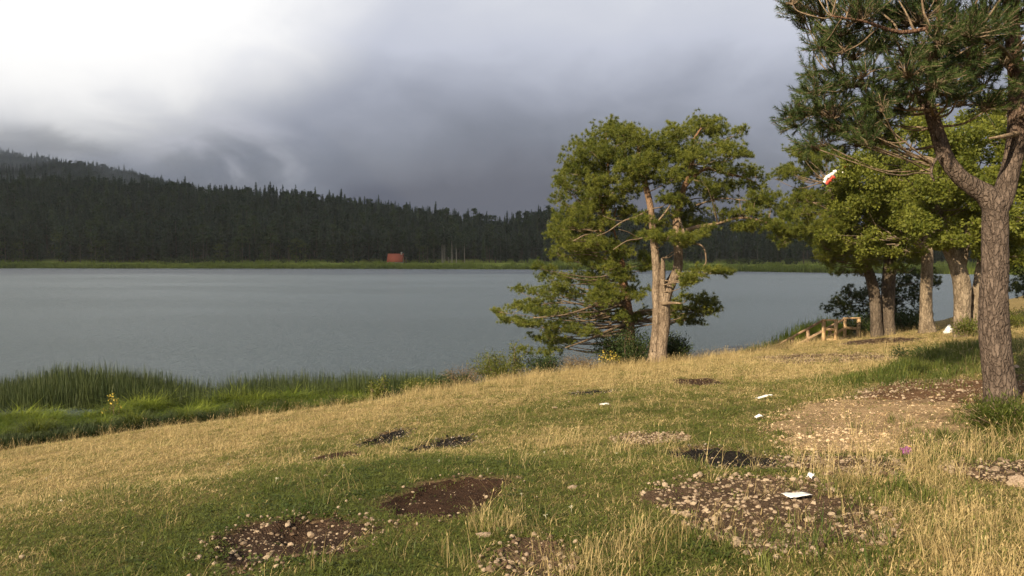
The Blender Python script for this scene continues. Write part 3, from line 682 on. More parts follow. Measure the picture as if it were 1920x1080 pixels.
# taller dry stems: the near right, the brow of the bank, and loose clumps
SPOT = [(1035, 842, .45, 1.0), (945, 990, .30, 1.0), (1180, 850, .4, .5), (1060, 810, .4, .5), (1240, 870, .3, .6), (1090, 1050, .4, .8), (1390, 930, .3, .5)]
SW = [(*G(a, b)[:2], c, d) for a, b, c, d in SPOT]
def tallw(x, y, q_):
    d = edge_sd(x, y); wgt = 1.0 * np.exp(-((d + .8) / 1.9) ** 2) * sstep(-4, 0, x) + .12 * np.exp(-((d + 1.5) / 2) ** 2)
    u = x / np.maximum(y, .5); wgt = wgt + .95 * np.maximum(sstep(.30, .52, u) * sstep(9.0, 6.5, y), sstep(.04, .22, u) * sstep(4.7, 3.9, y)) * sstep(.36, .56, fbm(x * 1.3, y * 1.3, 41, 3)) + .025
    wgt = wgt + .16 * sstep(10, 18, y) * sstep(.6, .95, dryness(x, y))
    for cx, cy, s_, a_ in SW: wgt = wgt + a_ * np.exp(-((x - cx) ** 2 + (y - cy) ** 2) / (2 * (s_ * .5) ** 2))
    return np.clip(wgt, 0, 1) * (1 - bare(x, y)) * (d < 2.2)
x, y, rad = place(42000, 2.0, 42, tallw, .8)
put('tall_dry_grass', x, y, (np.maximum(rad, 6) / 6) ** .28 * r.uniform(.55, 1.25, len(x)) * (1 - .25 * (y < 6)), np.clip(r.normal(.5, .25, len(x)), 0, 1), [stalks('dry_stems', 140 + i, 12, .20, .050, .0034, .85, M['grass_dry']) for i in range(4)], 'taller bleached grass stems along the bank and at the near right')
def greenw(x, y, q_):
    u = x / np.maximum(y, .5); wgt = .02 * (1 - dryness(x, y))
    for a, b, s_, am in ((1710, 690, 1.3, .9), (1690, 715, .9, .7), (1750, 665, 1.3, .8), (1870, 815, .8, 1.0), (1820, 830, .6, .9), (1905, 790, .6, 1), (1640, 930, .4, .5), (1500, 1020, .5, .5)):
        c = GC[(a, b)]; wgt = wgt + am * np.exp(-((x - c[0]) ** 2 + (y - c[1]) ** 2) / (2 * (s_ * .6) ** 2))
    return np.clip(wgt, 0, 1) * (1 - .8 * bare(x, y))
GC = {(a, b): G(a, b) for a, b in ((1710, 690), (1690, 715), (1750, 665), (1870, 815), (1820, 830), (1905, 790), (1640, 930), (1500, 1020))}
x, y, rad = place(50000, 2.0, 30, greenw, .8)
put('tall_green_grass', x, y, (np.maximum(rad, 6) / 6) ** .4 * r.uniform(.6, 1.2, len(x)), np.clip(r.normal(.35, .2, len(x)), 0, 1), [tuft('green_blades', 160 + i, 16, .11, .04, .006, .8, M['grass_green']) for i in range(3)], 'taller green grass on the low bank and round the near pine')
x, y, rad = place(30000, 2.0, 20, lambda x, y, q_: (1 - bare(x, y)) * sstep(.45, .15, dryness(x, y)) * sstep(.45, .6, fbm(x * 1.6, y * 1.6, 55, 3)) * .55)
put('clover', x, y, r.uniform(.6, 1.3, len(x)), np.clip(r.normal(.25, .15, len(x)), 0, 1), [weed('clover_patch', 180 + i, 12, .06, M['grass_green']) for i in range(3)], 'low broad-leaved weeds among the green grass', .05)
x, y, rad = place(320, 4.5, 22, lambda x, y, q_: (1 - bare(x, y)) * (edge_sd(x, y) < 0) * .45)
m, n, out = mat('blossom'); principled(n, out, (.72, .68, .52), .7); M['blossom'] = m
def blossom(seed):
    rr = np.random.default_rng(seed); b = MB(); hgt = rr.uniform(.03, .06); b.bar((0, 0, 0), (.01, 0, hgt), .002, .002)
    for _ in range(7): c = np.array([.01, 0, hgt]) + rr.normal(0, .010, 3) * [1, 1, .3]; b.add([c - [.006, 0, 0], c - [0, .006, 0], c + [.006, 0, 0], c + [0, .006, 0]], [[0, 1, 2, 3]])
    return b.mesh('blossom', M['blossom'])
put('meadow_flowers', x, y, r.uniform(.6, 1.2, len(x)), x * 0, [blossom(i) for i in range(3)], 'tiny cream flowers dotted through the grass')

# ------------------------------------------------------------------ stones
import bmesh
def stone_mesh(name, seed, mt, flat=.6):
    bm = bmesh.new(); bmesh.ops.create_icosphere(bm, subdivisions=1, radius=.5); rr = np.random.default_rng(seed)
    for v in bm.verts: v.co = Vector(np.array(v.co) * rr.uniform(.72, 1.15) * [1, rr.uniform(.7, .95), flat])
    me = bpy.data.meshes.new(name); bm.to_mesh(me); bm.free(); me.materials.append(mt); return me
def stone_mat(name, c0, c1):
    m, n, out = mat(name); g = n.n('ShaderNodeNewGeometry').outputs['Position']; a = n.noise(g, 40, 5, .65)
    c = n.mix(n.rng(n.m('ADD', n.m('MULTIPLY', a, .5), n.m('MULTIPLY', attr(n, 'tint', True), .5)), .3, .75), c0, c1)
    principled(n, out, c, .9, a, .5, .01, .15); return m
M['pebble'] = stone_mat('pebble', (.105, .070, .046), (.38, .30, .22)); M['pebble_pale'] = stone_mat('pebble_pale', (.24, .160, .092), (.56, .43, .29)); M['cinder'] = stone_mat('cinder', (.012, .011, .010), (.07, .06, .052)); M['ash_stone'] = stone_mat('ash_stone', (.18, .155, .13), (.46, .41, .35))
SP_ = {k: [stone_mesh(k, 300 + i, M[k], f) for i, f in enumerate((.5, .65, .8))] for k in ('pebble', 'pebble_pale', 'cinder', 'ash_stone')}
acc = {k: [] for k in SP_}
for p in PW:
    k, cx, cy, rx, ry, dep, lab, i = p
    per = {'soil': 240, 'soilstone': 900, 'gravel': 1250, 'ash': 900, 'dirt': 1900, 'dirtdark': 600}[k]; area = 3.14 * rx * ry * 1.7
    nn = int(min(per * area, 8000)); uu = np.sqrt(r.random(nn)) * 1.22; aa = r.uniform(0, 6.28, nn); x, y = cx + rx * uu * np.cos(aa), cy + ry * uu * np.sin(aa); pr = patch_r(p, x, y)
    kp = r.random(nn) < (1 - sstep(.85, 1.3, pr)) * (.35 + .65 * sstep(.35, .6, fbm(x * 3, y * 3, 71, 3)))
    x, y, pr = x[kp], y[kp], pr[kp]; sz = np.exp(r.normal(math.log(.0125 if k != 'gravel' else .016), .6, len(x))) * (1.0 + .25 * (cy > 9)) * (.75 if k in ('soil', 'ash') else 1)
    tgt = np.full(len(x), 'pebble_pale' if k == 'dirt' else 'pebble', object)
    if k == 'ash': tgt = np.where(r.random(len(x)) < .75, 'cinder', np.where(pr > .6, 'ash_stone', 'pebble'))
    for kk in SP_:
        q_ = tgt == kk
        if q_.any(): acc[kk].append(np.stack([x[q_], y[q_], np.clip(sz[q_], .005, .06)], -1))
x, y, rad = place(5000, 2.3, 24, lambda x, y, q_: (edge_sd(x, y) < -1) * (.12 + .5 * sstep(.0, .5, x / y) * sstep(.5, .65, fbm(x, y, 66, 3)))); acc['pebble'].append(np.stack([x, y, np.exp(r.normal(math.log(.014), .5, len(x)))], -1))
for kk, nm, lb in (('pebble', 'gravel', 'brownish pebbles lying in the bare patches and grass'), ('pebble_pale', 'pale_gravel', 'pale stones on the sunlit dirt slope'), ('cinder', 'cinders', 'black cinders in the campfire scars'), ('ash_stone', 'ash_lumps', 'pale ash lumps round the campfire scars')):
    a = np.concatenate(acc[kk]); nn = len(a)
    scatter(nm, np.stack([a[:, 0], a[:, 1], gz(a[:, 0], a[:, 1]) + .014 + a[:, 2] * .08], -1), np.stack([r.normal(0, .25, nn), r.normal(0, .25, nn), r.uniform(0, 6.28, nn)], -1), a[:, 2], r.random(nn), SP_[kk], r.integers(0, 3, nn), lb)
# stones large enough to pick out singly belong to their patch
M['stone'] = simple('stone', (.20, .145, .10), (.44, .34, .26), 14); big = [stone_mesh('stone', 340 + i, M['stone'], f) for i, f in enumerate((.5, .6, .75))]
for pi, cnt in ((0, 8), (1, 26), (6, 34), (13, 12), (8, 10), (2, 4), (3, 3), (5, 7)):
    p = PW[pi]
    for _ in range(cnt):
        uu, aa = math.sqrt(r.random()) * .95, r.uniform(0, 6.28); x, y = p[1] + p[3] * uu * math.cos(aa), p[2] + p[4] * uu * math.sin(aa); s_ = r.uniform(.024, .050) * (.7 if pi < 2 else 1)
        o = bpy.data.objects.new('stone', random.choice(big)); COL.objects.link(o); o.parent = patch_obj[pi]; o.location = (x, y, float(gz(x, y)) + .012 + s_ * .15); o.scale = (s_,) * 3; o.rotation_euler = (r.normal(0, .2), r.normal(0, .2), r.uniform(0, 6.28))
for (px, py, s_, lb) in ((612, 894, .06, 'small white stone in the grass left of the round soil patch'), (1075, 918, .08, 'pale flat stone in the grass right of the round soil patch'), (908, 1008, .09, 'grey stone beside a clump of dry grass at the bottom'), (1915, 912, .15, 'large pale stone at the right edge below the near pine'), (1800, 735, .10, 'white stone on the brown slope left of the near pine trunk'), (1905, 690, .12, 'white stone on the brown slope right of the near pine trunk'), (1040, 766, .1, 'pale stone in the grass above the campfire scars')):
    c = G(px, py, gz); o = obj('stone', random.choice(big), loc=(c[0], c[1], c[2] + s_ * .15)); o.scale = (s_ * 1.3, s_, s_); o.rotation_euler.z = px; tag(o, lb, 'stone')

# ------------------------------------------------------------------ rushes, reeds and sedge at the water's edge
x_, y_, h_ = [], [], []
for _ in range(5200):
    px = r.uniform(-420, 850); Dd = r.uniform(26.0, 31.0) + .6 * math.sin(px * .013); hh = np.interp(px, [-420, 0, 60, 130, 230, 330, 400, 450, 560, 700, 800, 850], [1.1, 1.0, 1.25, 1.5, 1.42, 1.18, 1.02, 1.18, 1.2, 1.18, 1.08, .9])
    if r.random() > np.interp(px, [0, 300, 390, 440, 600, 780, 850], [1, 1, .35, .6, .7, .6, .15]): continue
    x_.append((px - 960) / FPX * Dd); y_.append(Dd); h_.append(hh * r.uniform(.72, 1.05))
x_, y_, h_ = map(np.array, (x_, y_, h_))
put('rushes', x_, y_, h_, np.clip(r.normal(.35, .25, len(x_)), 0, 1), [stalks('rush_clump', 400 + i, 13, .95, .12, .016, .16, M['rush'], False) for i in range(4)], 'dense dark green rushes standing in the shallow water', .04, -.1, np.maximum(gz(x_, y_), -.35))
x_, y_ = [], []
for _ in range(5200):
    px = r.uniform(-420, 690); f = np.interp(px, [-420, 0, 150, 300, 450, 640, 690], [18.5, 20.6, 21.6, 22.6, 23.5, 24.2, 25]); Dd = r.uniform(f, 28.0)
    x_.append((px - 960) / FPX * Dd); y_.append(Dd)
x_, y_ = np.array(x_), np.array(y_); lum = fbm(x_ * .7, y_ * .9, 23, 2); lum = np.clip((lum - .5) * 1.5 + .5, 0, 1); k = r.random(len(x_)) < .55 + .45 * sstep(.28, .55, lum); x_, y_, lum = x_[k], y_[k], lum[k]
frt = sstep(2.4, .6, y_ - np.interp(960 + FPX * x_ / y_, [-420, 0, 150, 300, 450, 640, 690], [18.5, 20.6, 21.6, 22.6, 23.5, 24.2, 25]))
put('sedge', x_, y_, (.38 + 1.0 * lum) * r.uniform(.75, 1.15, len(x_)) * (1 - .35 * frt), np.clip(.30 + 1.1 * (lum - .4) + r.normal(0, .25, len(x_)) - .25 * frt, 0, 1), [tuft('sedge_tuft', 420 + i, 40, .62, .08, .024, 1.0, M['sedge'], 1.1) for i in range(4)], 'bright green sedge growing in mounds below the bank', .06, -.03)
x_, y_ = [], []
for _ in range(1500):
    px = r.uniform(-300, 430); f = np.interp(px, [-420, 0, 150, 300, 450], [17.7, 19.4, 20.5, 21.7, 22.8]); Dd = f + abs(r.normal(0, .8)); x_.append((px - 960) / FPX * Dd); y_.append(Dd)
x_, y_ = np.array(x_), np.array(y_)
put('marsh_weeds', x_, y_, r.uniform(.5, 1.1, len(x_)), np.clip(r.normal(.25, .2, len(x_)), 0, 1), [tuft('weed_tuft', 440 + i, 30, .34, .09, .022, .5, M['rush'], .3) for i in range(3)], 'dull grey-green weeds along the foot of the meadow', .1)
def tussock(px, py, Dd, h, lab, seed):
    c = P(px, py, Dd); c[2] = gz(c[0], c[1]); rr = np.random.default_rng(seed); b = MB()
    for _ in range(420):
        a = rr.uniform(0, 6.28); d = np.array([math.cos(a), math.sin(a), 0]); sd = np.array([-d[1], d[0], 0]) * .009; o = c + d * rr.uniform(0, .22); H = h * rr.uniform(.6, 1.1); l = h * rr.uniform(.15, 1.0)
        p = [o + d * l * t + [0, 0, H * (1.9 * t - 1.25 * t * t)] for t in (0, .35, .7, 1)]; v = []
        for k_, q_ in enumerate(p): v += [q_ - sd * (1, .9, .6, .1)[k_], q_ + sd * (1, .9, .6, .1)[k_]]
        b.add(v, [[0, 1, 3, 2], [2, 3, 5, 4], [4, 5, 7, 6]], tint=rr.uniform(0, 1))
    tag(b.build('sedge_tussock', M['sedge_solo']), lab, 'sedge', 'rounded sedge tussocks at the foot of the bank')
for i, (px, py, Dd, h, lab) in enumerate(((462, 792, 22.9, .80, 'big domed green sedge tussock at the meadow edge, in front of the thin rushes'), (545, 785, 23.4, .72, 'yellowish sedge tussock right of the big domed one'), (250, 800, 21.7, .75, 'broad bright sedge mound left of the domed tussocks'), (640, 775, 24.0, .70, 'dark sedge tussock at the right end of the sedge strip'), (70, 812, 21.0, .78, 'bright sedge mound at the far left of the strip'), (345, 795, 22.4, .6, 'small upright sedge tussock between the mounds'))):
    tussock(px, py, Dd, h, lab, 500 + i)

# ------------------------------------------------------------------ bushes
def leaf_quads(p, d, L, wd, r):
    """diamond leaves at p pointing along d"""
    n_ = len(p); d = unit(d); sd = unit(np.cross(d, r.normal(size=(n_, 3)))); L = L * r.uniform(.7, 1.25, (n_, 1)); nrm = np.cross(d, sd)
    v = np.stack([p, p + d * L * .5 + sd * L * wd * .5, p + d * L + nrm * L * .1, p + d * L * .5 - sd * L * wd * .5], 1).reshape(-1, 3); return v, np.arange(n_ * 4).reshape(-1, 4)
def bush(name, label, px, py, Dd, h, wid, nst, nlf, L, mt, group=None, cat='bush', wd=.5, flower=None, spread=.5, z0=None, seed=0, stem='twig', start=.25):
    r = np.random.default_rng(600 + seed); c = P(px, py, Dd); c[2] = gz(c[0], c[1]) if z0 is None else z0
    root = empty(name, c, label, cat, group); st = MB(); V, Q, T, nv = [], [], [], 0; fl = MB()
    for i in range(nst):
        a = r.uniform(0, 6.28); rr = wid / 2 * math.sqrt(r.random()); H = h * r.uniform(.55, 1.0) * (1 - .35 * (rr / (wid / 2)) ** 2); d = np.array([math.cos(a), math.sin(a), 0])
        pts = spline([c + d * rr * .25 - [0, 0, .05], c + d * rr * .6 + [0, 0, H * .5] + r.normal(0, .04, 3) * h, c + d * rr + [0, 0, H]], 4); st.tube(pts, np.linspace(.012 * h + .004, .003, len(pts)), 4)
        n_ = nlf // nst; t = r.uniform(start, 1, n_) * (len(pts) - 1.01); ii = t.astype(int); pp = pts[ii] + (pts[ii + 1] - pts[ii]) * (t - ii)[:, None]; off = r.normal(0, 1, (n_, 3)) * spread * .16 * (h + wid) / 2
        v, q_ = leaf_quads(pp + off, unit(off) + rand_unit(n_, r) * .7 + [0, 0, .35], L, wd, r); V.append(v); Q.append(q_ + nv); nv += len(v); T.append(np.repeat(np.clip(r.normal(.5, .25, n_) , 0, 1), 4))
        if flower:
            for _ in range(7):
                q0 = pts[-1] + r.normal(0, .05, 3); s_ = r.uniform(.018, .034); e = rand_unit(2, r) * s_; fl.add([q0 - e[0], q0 + e[1], q0 + e[0], q0 - e[1]], [[0, 1, 2, 3]], tint=r.random())
    st.build('stems', M[stem], root); o = obj('foliage', mesh('foliage', np.concatenate(V), np.concatenate(Q), M[mt], False, np.concatenate(T)), root); tag(o, kind='stuff')
    if flower: tag(fl.build('flowers', M[flower], root), kind='stuff')
    return root
BU = 'bushes along the brow of the bank'
bush('willow_bush', 'green leafy willow bush on the brow, left of the low pine boughs', 935, 705, 25.6, 1.10, 2.0, 26, 5200, .075, 'leaf_bright', BU, wd=.4, seed=1)
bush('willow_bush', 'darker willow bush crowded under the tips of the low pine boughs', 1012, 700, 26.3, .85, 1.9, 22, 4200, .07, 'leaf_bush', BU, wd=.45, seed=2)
bush('sapling', 'thin upright sapling with pale leaves rising above the willow bush', 963, 705, 25.9, 1.45, .45, 6, 620, .075, 'leaf_bright', None, 'sapling', seed=3, start=.45)
bush('dead_weeds', 'brown withered weeds left of the willow bush', 868, 716, 24.6, .85, 1.5, 60, 2600, .04, 'weed_brown', 'withered weeds on the brow of the bank', 'weeds', seed=4, stem='twig')
bush('dead_weeds', 'brown withered weeds under the pine boughs, right of the dark willow bush', 1085, 688, 26.6, .65, 1.8, 60, 2200, .04, 'weed_brown', 'withered weeds on the brow of the bank', 'weeds', seed=5)
bush('sapling', 'bright yellow-green sapling standing before the rushes', 708, 765, 23.6, 1.0, .75, 9, 900, .085, 'leaf_bright', None, 'sapling', seed=6)
bush('low_bush', 'low yellow-green bush at the foot of the bank, right of the bright sapling', 795, 752, 23.9, .50, 1.9, 30, 3400, .06, 'leaf_bright', BU, seed=7)
bush('low_bush', 'low olive bush below the withered weeds', 852, 738, 24.2, .52, 1.4, 24, 2600, .06, 'leaf_bush', BU, seed=8)
bush('low_bush', 'low yellow-green bush left of the bright sapling by the sedge', 668, 768, 23.6, .5, 1.0, 20, 1800, .06, 'leaf_bright', BU, seed=9)
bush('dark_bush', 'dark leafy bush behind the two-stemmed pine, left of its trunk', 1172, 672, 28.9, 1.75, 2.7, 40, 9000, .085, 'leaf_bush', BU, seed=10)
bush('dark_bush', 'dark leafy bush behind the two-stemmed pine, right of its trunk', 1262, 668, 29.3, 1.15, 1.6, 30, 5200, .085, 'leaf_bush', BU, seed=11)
bush('flowering_weed', 'yellow flowering weed at the foot of the dark bush', 1143, 668, 27.7, .75, .75, 16, 420, .05, 'leaf_bright', None, 'plant', flower='yellow_petal', seed=12)
bush('flowering_weed', 'yellow flowering weed rising from the sedge before the rushes', 212, 775, 23.5, .95, .55, 7, 260, .06, 'leaf_bright', None, 'plant', flower='yellow_petal', seed=13)
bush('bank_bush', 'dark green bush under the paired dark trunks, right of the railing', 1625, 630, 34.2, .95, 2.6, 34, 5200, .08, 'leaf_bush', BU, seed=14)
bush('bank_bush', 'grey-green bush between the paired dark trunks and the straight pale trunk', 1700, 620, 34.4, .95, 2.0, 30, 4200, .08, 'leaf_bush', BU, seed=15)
bush('small_shrub', 'small spreading shrub on the grassy bank left of the leaning trunk', 1712, 668, 18.2, .38, 1.0, 20, 1500, .05, 'leaf_bush', None, 'shrub', seed=16)
bush('sprouts', 'leafy sprouts round the foot of the leaning trunk', 1812, 634, 24.5, .75, .9, 24, 1500, .07, 'leaf_bright', None, 'shrub', seed=17)
bush('hillside_bush', 'golden-lit bush at the right edge behind the near pine', 1912, 590, 27, .55, 2.6, 36, 4200, .06, 'leaf_bright', None, 'bush', seed=18)
bush('pine_foot_plants', 'tangle of tall green weeds at the foot of the near pine', 1893, 826, 7.3, .33, .95, 60, 5200, .07, 'sedge_solo', None, 'plant', seed=19, wd=.11, stem='twig_pale')

# ------------------------------------------------------------------ trees
def needle_tris(p, d, n, L, w, k, r):
    """n needles at each tuft p pointing round d; k: how tightly they keep to d"""
    N = len(p) * n; P0 = np.repeat(p, n, 0); v = unit(np.repeat(unit(d), n, 0) * k + rand_unit(N, r)); l = L * r.uniform(.65, 1.15, (N, 1)); sd = unit(np.cross(v, rand_unit(N, r))) * w / 2
    return np.stack([P0 - sd, P0 + sd, P0 + v * l], 1).reshape(-1, 3), np.arange(N * 3).reshape(-1, 3)
def tree_trunk(b, paths, sides, bump, seed, step=5):
    """paths of (px, py, D, width in px); returns sample points along them"""
    allp = []
    for j, path in enumerate(paths):
        w_ = np.array([[*P(a, c, e), f / FPX * e / 2] for a, c, e, f in path]); s = spline(w_, step); b.tube(s[:, :3], np.maximum(.006, s[:, 3]), sides, bump, seed=seed + j); allp.append(s)
    return np.concatenate(allp)
def limb(b, samp, c, r, rmax, sag=.12, sides=5):
    d = samp[:, :3] - c; cost = np.linalg.norm(d, axis=1) + 1.2 * np.maximum(0, d[:, 2] + .1) ; i = np.argmin(cost); a = samp[i, :3]; L = np.linalg.norm(c - a)
    if L < .15: return np.array([a, c])
    mid = a * .5 + c * .5 + r.normal(0, .06, 3) * L + [0, 0, -sag * L * r.uniform(-.3, 1)]; pts = spline([a, a * .8 + mid * .2 + r.normal(0, .02, 3) * L, mid, c], 4)
    b.tube(pts, np.linspace(min(rmax, samp[i, 3] * .7, .012 + .018 * L), .006, len(pts)), sides, .1, seed=int(L * 100)); return pts
def pine(name, label, base, paths, pads, D0, dep, mt, bk, seed, dens=.062, L=.138, w=.0165, nn=31, group=None, twigs=3, fixed=(), sides=14, fill=1):
    r = np.random.default_rng(seed); root = empty(name, base, label, 'tree', group); tb = MB(); samp = tree_trunk(tb, paths, sides, .06, seed, 6); tb.build('trunk', M[bk], root, True)
    br = MB(); V, T, A, nv = [], [], [], 0
    pads = list(pads) + [(q_[0] + r.uniform(-.9, .9) * q_[2], q_[1] + r.uniform(-1.1, 1.3) * q_[3], q_[2] * r.uniform(.45, .85), q_[3] * r.uniform(.6, 1.1), *q_[4:]) for q_ in pads if q_[2] > 20 for _ in range(fill)]
    mx_ = np.mean([q_[0] for q_ in pads]); hw = max(abs(q_[0] - mx_) for q_ in pads)
    for pd in pads:
        px, py, rx, ry = pd[:4]; dd = pd[4] if len(pd) > 4 else r.uniform(-1, 1) * dep * math.sqrt(max(.12, 1 - ((px - mx_) / (hw * 1.15)) ** 2))
        De = D0 + dd; c = P(px, py, De); sx, sz = rx / FPX * De, ry / FPX * De; pts = limb(br, samp, c - [0, 0, sz * .5], r, .06)
        n_ = int(dens * rx * ry * 3.14) + 12; q_ = rand_unit(n_, r) * (r.random((n_, 1)) ** .42); q_[:, 2] = np.where(q_[:, 2] < -.25, q_[:, 2] * .6, q_[:, 2]); pp = c + q_ * [sx, sx * r.uniform(.8, 1.25), sz * 1.15] + r.normal(0, .05, (n_, 3)); pp[:, 2] += .35 * sz * np.sin(pp[:, 0] * 9 + r.uniform(0, 6)) + r.uniform(-.16, .16) * (pp[:, 0] - c[0])
        dr_ = unit(q_ * [1, 1, .7] + [0, 0, .55]) + r.normal(0, .25, (n_, 3)); v, t = needle_tris(pp, dr_, nn, L, w, .6, r); V.append(v); T.append(t + nv); nv += len(v)
        A.append(np.repeat(np.clip(r.normal(.5, .22, n_) + r.normal(0, .08), 0, 1), nn * 3))
        for _ in range(twigs + int(rx / 12)):
            e = pp[r.integers(n_)]; s0 = pts[-1] * .7 + pts[-2] * .3; br.tube(spline([s0, (s0 + e) / 2 + r.normal(0, .04, 3), e], 2), [.010, .008, .006, .005, .004][:5], 3, cap=False)
    for path in fixed: tree_trunk(br, [path], 6, .08, seed + 50, 4)
    br.build('branches', M['twig'], root); o = obj('crown', mesh('crown', np.concatenate(V), np.concatenate(T), M[mt], False, np.concatenate(A)), root); tag(o, kind='stuff'); return root

A_paths = [[(1227, 680, 28, 30), (1227, 655, 28, 20), (1231, 610, 28, 17), (1232, 575, 28, 17), (1231, 548, 28, 17), (1232, 520, 27.95, 17), (1229, 480, 27.9, 15), (1224, 430, 27.8, 13.5), (1219, 385, 27.8, 12), (1211, 350, 27.9, 11), (1203, 320, 28, 9), (1197, 280, 28.1, 6), (1200, 255, 28.1, 3)],
           [(1240, 680, 27.9, 32), (1240, 655, 27.9, 22), (1246, 610, 27.9, 21), (1246, 575, 27.9, 22), (1249, 550, 27.95, 23), (1259, 528, 28.1, 20), (1270, 505, 28.2, 18), (1272, 470, 28.2, 17), (1268, 430, 28.2, 14), (1272, 390, 28.2, 12), (1285, 345, 28.1, 10), (1299, 300, 28, 8), (1300, 265, 28, 5), (1315, 240, 28, 3)],
           [(1242, 555, 27.85, 12), (1243, 500, 27.8, 9), (1242, 484, 27.8, 5)],
           [(1270, 440, 28.1, 9), (1300, 427, 27.8, 7), (1340, 420, 27.5, 6), (1390, 408, 27.2, 5), (1440, 418, 27, 4), (1480, 430, 26.9, 2.5)],
           [(1283, 350, 28, 8), (1320, 318, 28.3, 6), (1360, 325, 28.6, 5), (1400, 335, 28.8, 4), (1430, 352, 28.9, 2)]]
A_pads = [(1352, 398, 24, 8, -.7), (1392, 398, 26, 9, -.9), (1330, 428, 20, 7, -.8), (1202, 268, 30, 14, -1.0), (1214, 300, 30, 13, -1.2), (1196, 318, 26, 12, -1.0), (1190, 250, 26, 12, -.6), (1235, 272, 45, 20), (1280, 250, 45, 18), (1320, 240, 38, 16), (1358, 250, 32, 14), (1388, 246, 14, 8), (1250, 298, 45, 17), (1215, 305, 35, 18), (1290, 288, 45, 17), (1332, 275, 38, 15), (1375, 285, 28, 15), (1400, 288, 16, 9), (1338, 305, 34, 12), (1300, 328, 42, 14), (1258, 330, 44, 17), (1220, 338, 36, 13),
          (1395, 318, 28, 12), (1418, 326, 22, 11), (1385, 345, 30, 11), (1415, 352, 22, 10), (1335, 352, 36, 12), (1280, 362, 42, 13), (1342, 370, 40, 10), (1300, 392, 40, 10), (1255, 372, 24, 11), (1428, 374, 22, 11), (1446, 366, 22, 11), (1404, 380, 22, 9), (1232, 420, 32, 10), (1212, 440, 26, 9), (1305, 420, 26, 9), (1250, 446, 42, 11, -1.5), (1288, 448, 34, 10, -1.4), (1310, 440, 20, 8, -1.2),
          (1180, 322, 30, 13), (1395, 425, 26, 9, -.6), (1425, 420, 42, 13, -.8), (1462, 425, 40, 14, -1), (1490, 436, 30, 14, -1), (1466, 455, 16, 10, -1), (1482, 405, 26, 11, -.9), (1300, 515, 32, 8, -1.3), (1332, 506, 34, 8, -1.5), (1358, 511, 20, 7, -1.5), (1288, 528, 22, 7, -1.2), (1280, 405, 22, 8), (1262, 400, 20, 8)]
A_fix = [[(1270, 400, 28.1, 4), (1290, 450, 27.2, 4), (1318, 462, 26.8, 3.4), (1324, 490, 26.7, 3), (1318, 500, 26.7, 2)], [(1225, 440, 27.9, 4), (1198, 448, 27.5, 3), (1175, 452, 27.2, 2.2), (1150, 468, 27.0, 1.5)], [(1222, 390, 27.9, 5), (1195, 406, 27.4, 4), (1168, 415, 27.2, 3), (1140, 434, 27, 2), (1120, 442, 26.8, 1)], [(1168, 415, 27.2, 2), (1150, 412, 27, 1.5), (1130, 404, 26.9, 1)], [(1198, 448, 27.5, 2), (1180, 436, 27.2, 1.5), (1160, 430, 27, 1)], [(1240, 570, 27.8, 7), (1262, 568, 27.2, 5), (1278, 569, 27, 3)],
         [(1305, 385, 28, 3.5), (1350, 372, 27.6, 2.5), (1400, 376, 27.2, 1.5)], [(1225, 425, 27.9, 4), (1250, 395, 27.5, 3), (1262, 372, 27.3, 1.5)]]
tree_a = pine('pine_tree', 'tall sunlit two-stemmed pine standing alone on the brow of the bank', G(1236, 674), A_paths, A_pads, 28, 1.9, 'needle_mid', 'bark_mid', 701, fixed=A_fix)
B_paths = [[(1186, 690, 30.2, 24.5), (1182, 640, 30.2, 20.2), (1180, 600, 30.2, 18), (1174, 560, 30.2, 15.8), (1168, 520, 30.2, 14.4), (1165, 492, 30.2, 13), (1150, 472, 30.1, 10.8), (1135, 455, 30.1, 10.1), (1128, 425, 30, 8.6), (1135, 380, 30, 7.2), (1140, 330, 30, 5.8), (1138, 280, 30, 3.6), (1136, 250, 30, 2.2)], [(1166, 500, 30.2, 6.5), (1160, 460, 30.4, 4.3), (1150, 425, 30.5, 3.6), (1155, 390, 30.5, 2.2)]]
B_pads = [(1125, 256, 42, 20), (1165, 260, 38, 20), (1110, 290, 40, 18), (1150, 298, 45, 20), (1190, 282, 40, 22), (1100, 320, 42, 18), (1075, 330, 30, 14), (1058, 345, 24, 12), (1140, 335, 48, 18), (1085, 362, 42, 16), (1045, 372, 20, 11), (1065, 395, 34, 15), (1105, 388, 44, 16), (1142, 374, 42, 16), (1172, 350, 38, 15), (1050, 425, 24, 12), (1085, 430, 44, 15), (1122, 418, 38, 15), (1062, 456, 32, 12), (1100, 460, 42, 14), (1142, 462, 30, 12),
          (1042, 476, 16, 8), (1082, 486, 38, 11), (1120, 492, 38, 12), (1152, 505, 28, 11), (1028, 508, 18, 8), (1010, 500, 12, 8), (1040, 521, 40, 10), (1088, 526, 42, 12), (1132, 532, 42, 12), (1176, 522, 28, 11), (998, 546, 34, 8), (1050, 551, 48, 10), (1102, 556, 46, 12), (1152, 562, 36, 12), (1196, 548, 26, 11), (972, 574, 28, 8), (940, 588, 16, 7), (1015, 581, 48, 10), (1072, 586, 46, 10), (1122, 592, 36, 10), (998, 606, 40, 9), (1050, 612, 42, 9), (966, 602, 26, 7),
          (1098, 622, 32, 8), (1010, 632, 30, 7), (1050, 641, 32, 7), (1160, 592, 22, 10), (1204, 588, 22, 9), (1288, 560, 38, 12, .3), (1328, 566, 24, 10, .2), (1300, 586, 34, 11, .3), (1340, 582, 16, 8, .2), (1276, 600, 28, 10, .4), (1308, 604, 20, 6, .2), (1030, 657, 26, 6), (985, 657, 18, 6), (930, 582, 10, 5), (1160, 480, 22, 10), (1190, 450, 20, 10, .6), (1180, 400, 24, 12, .6), (1215, 490, 24, 12, .8)]
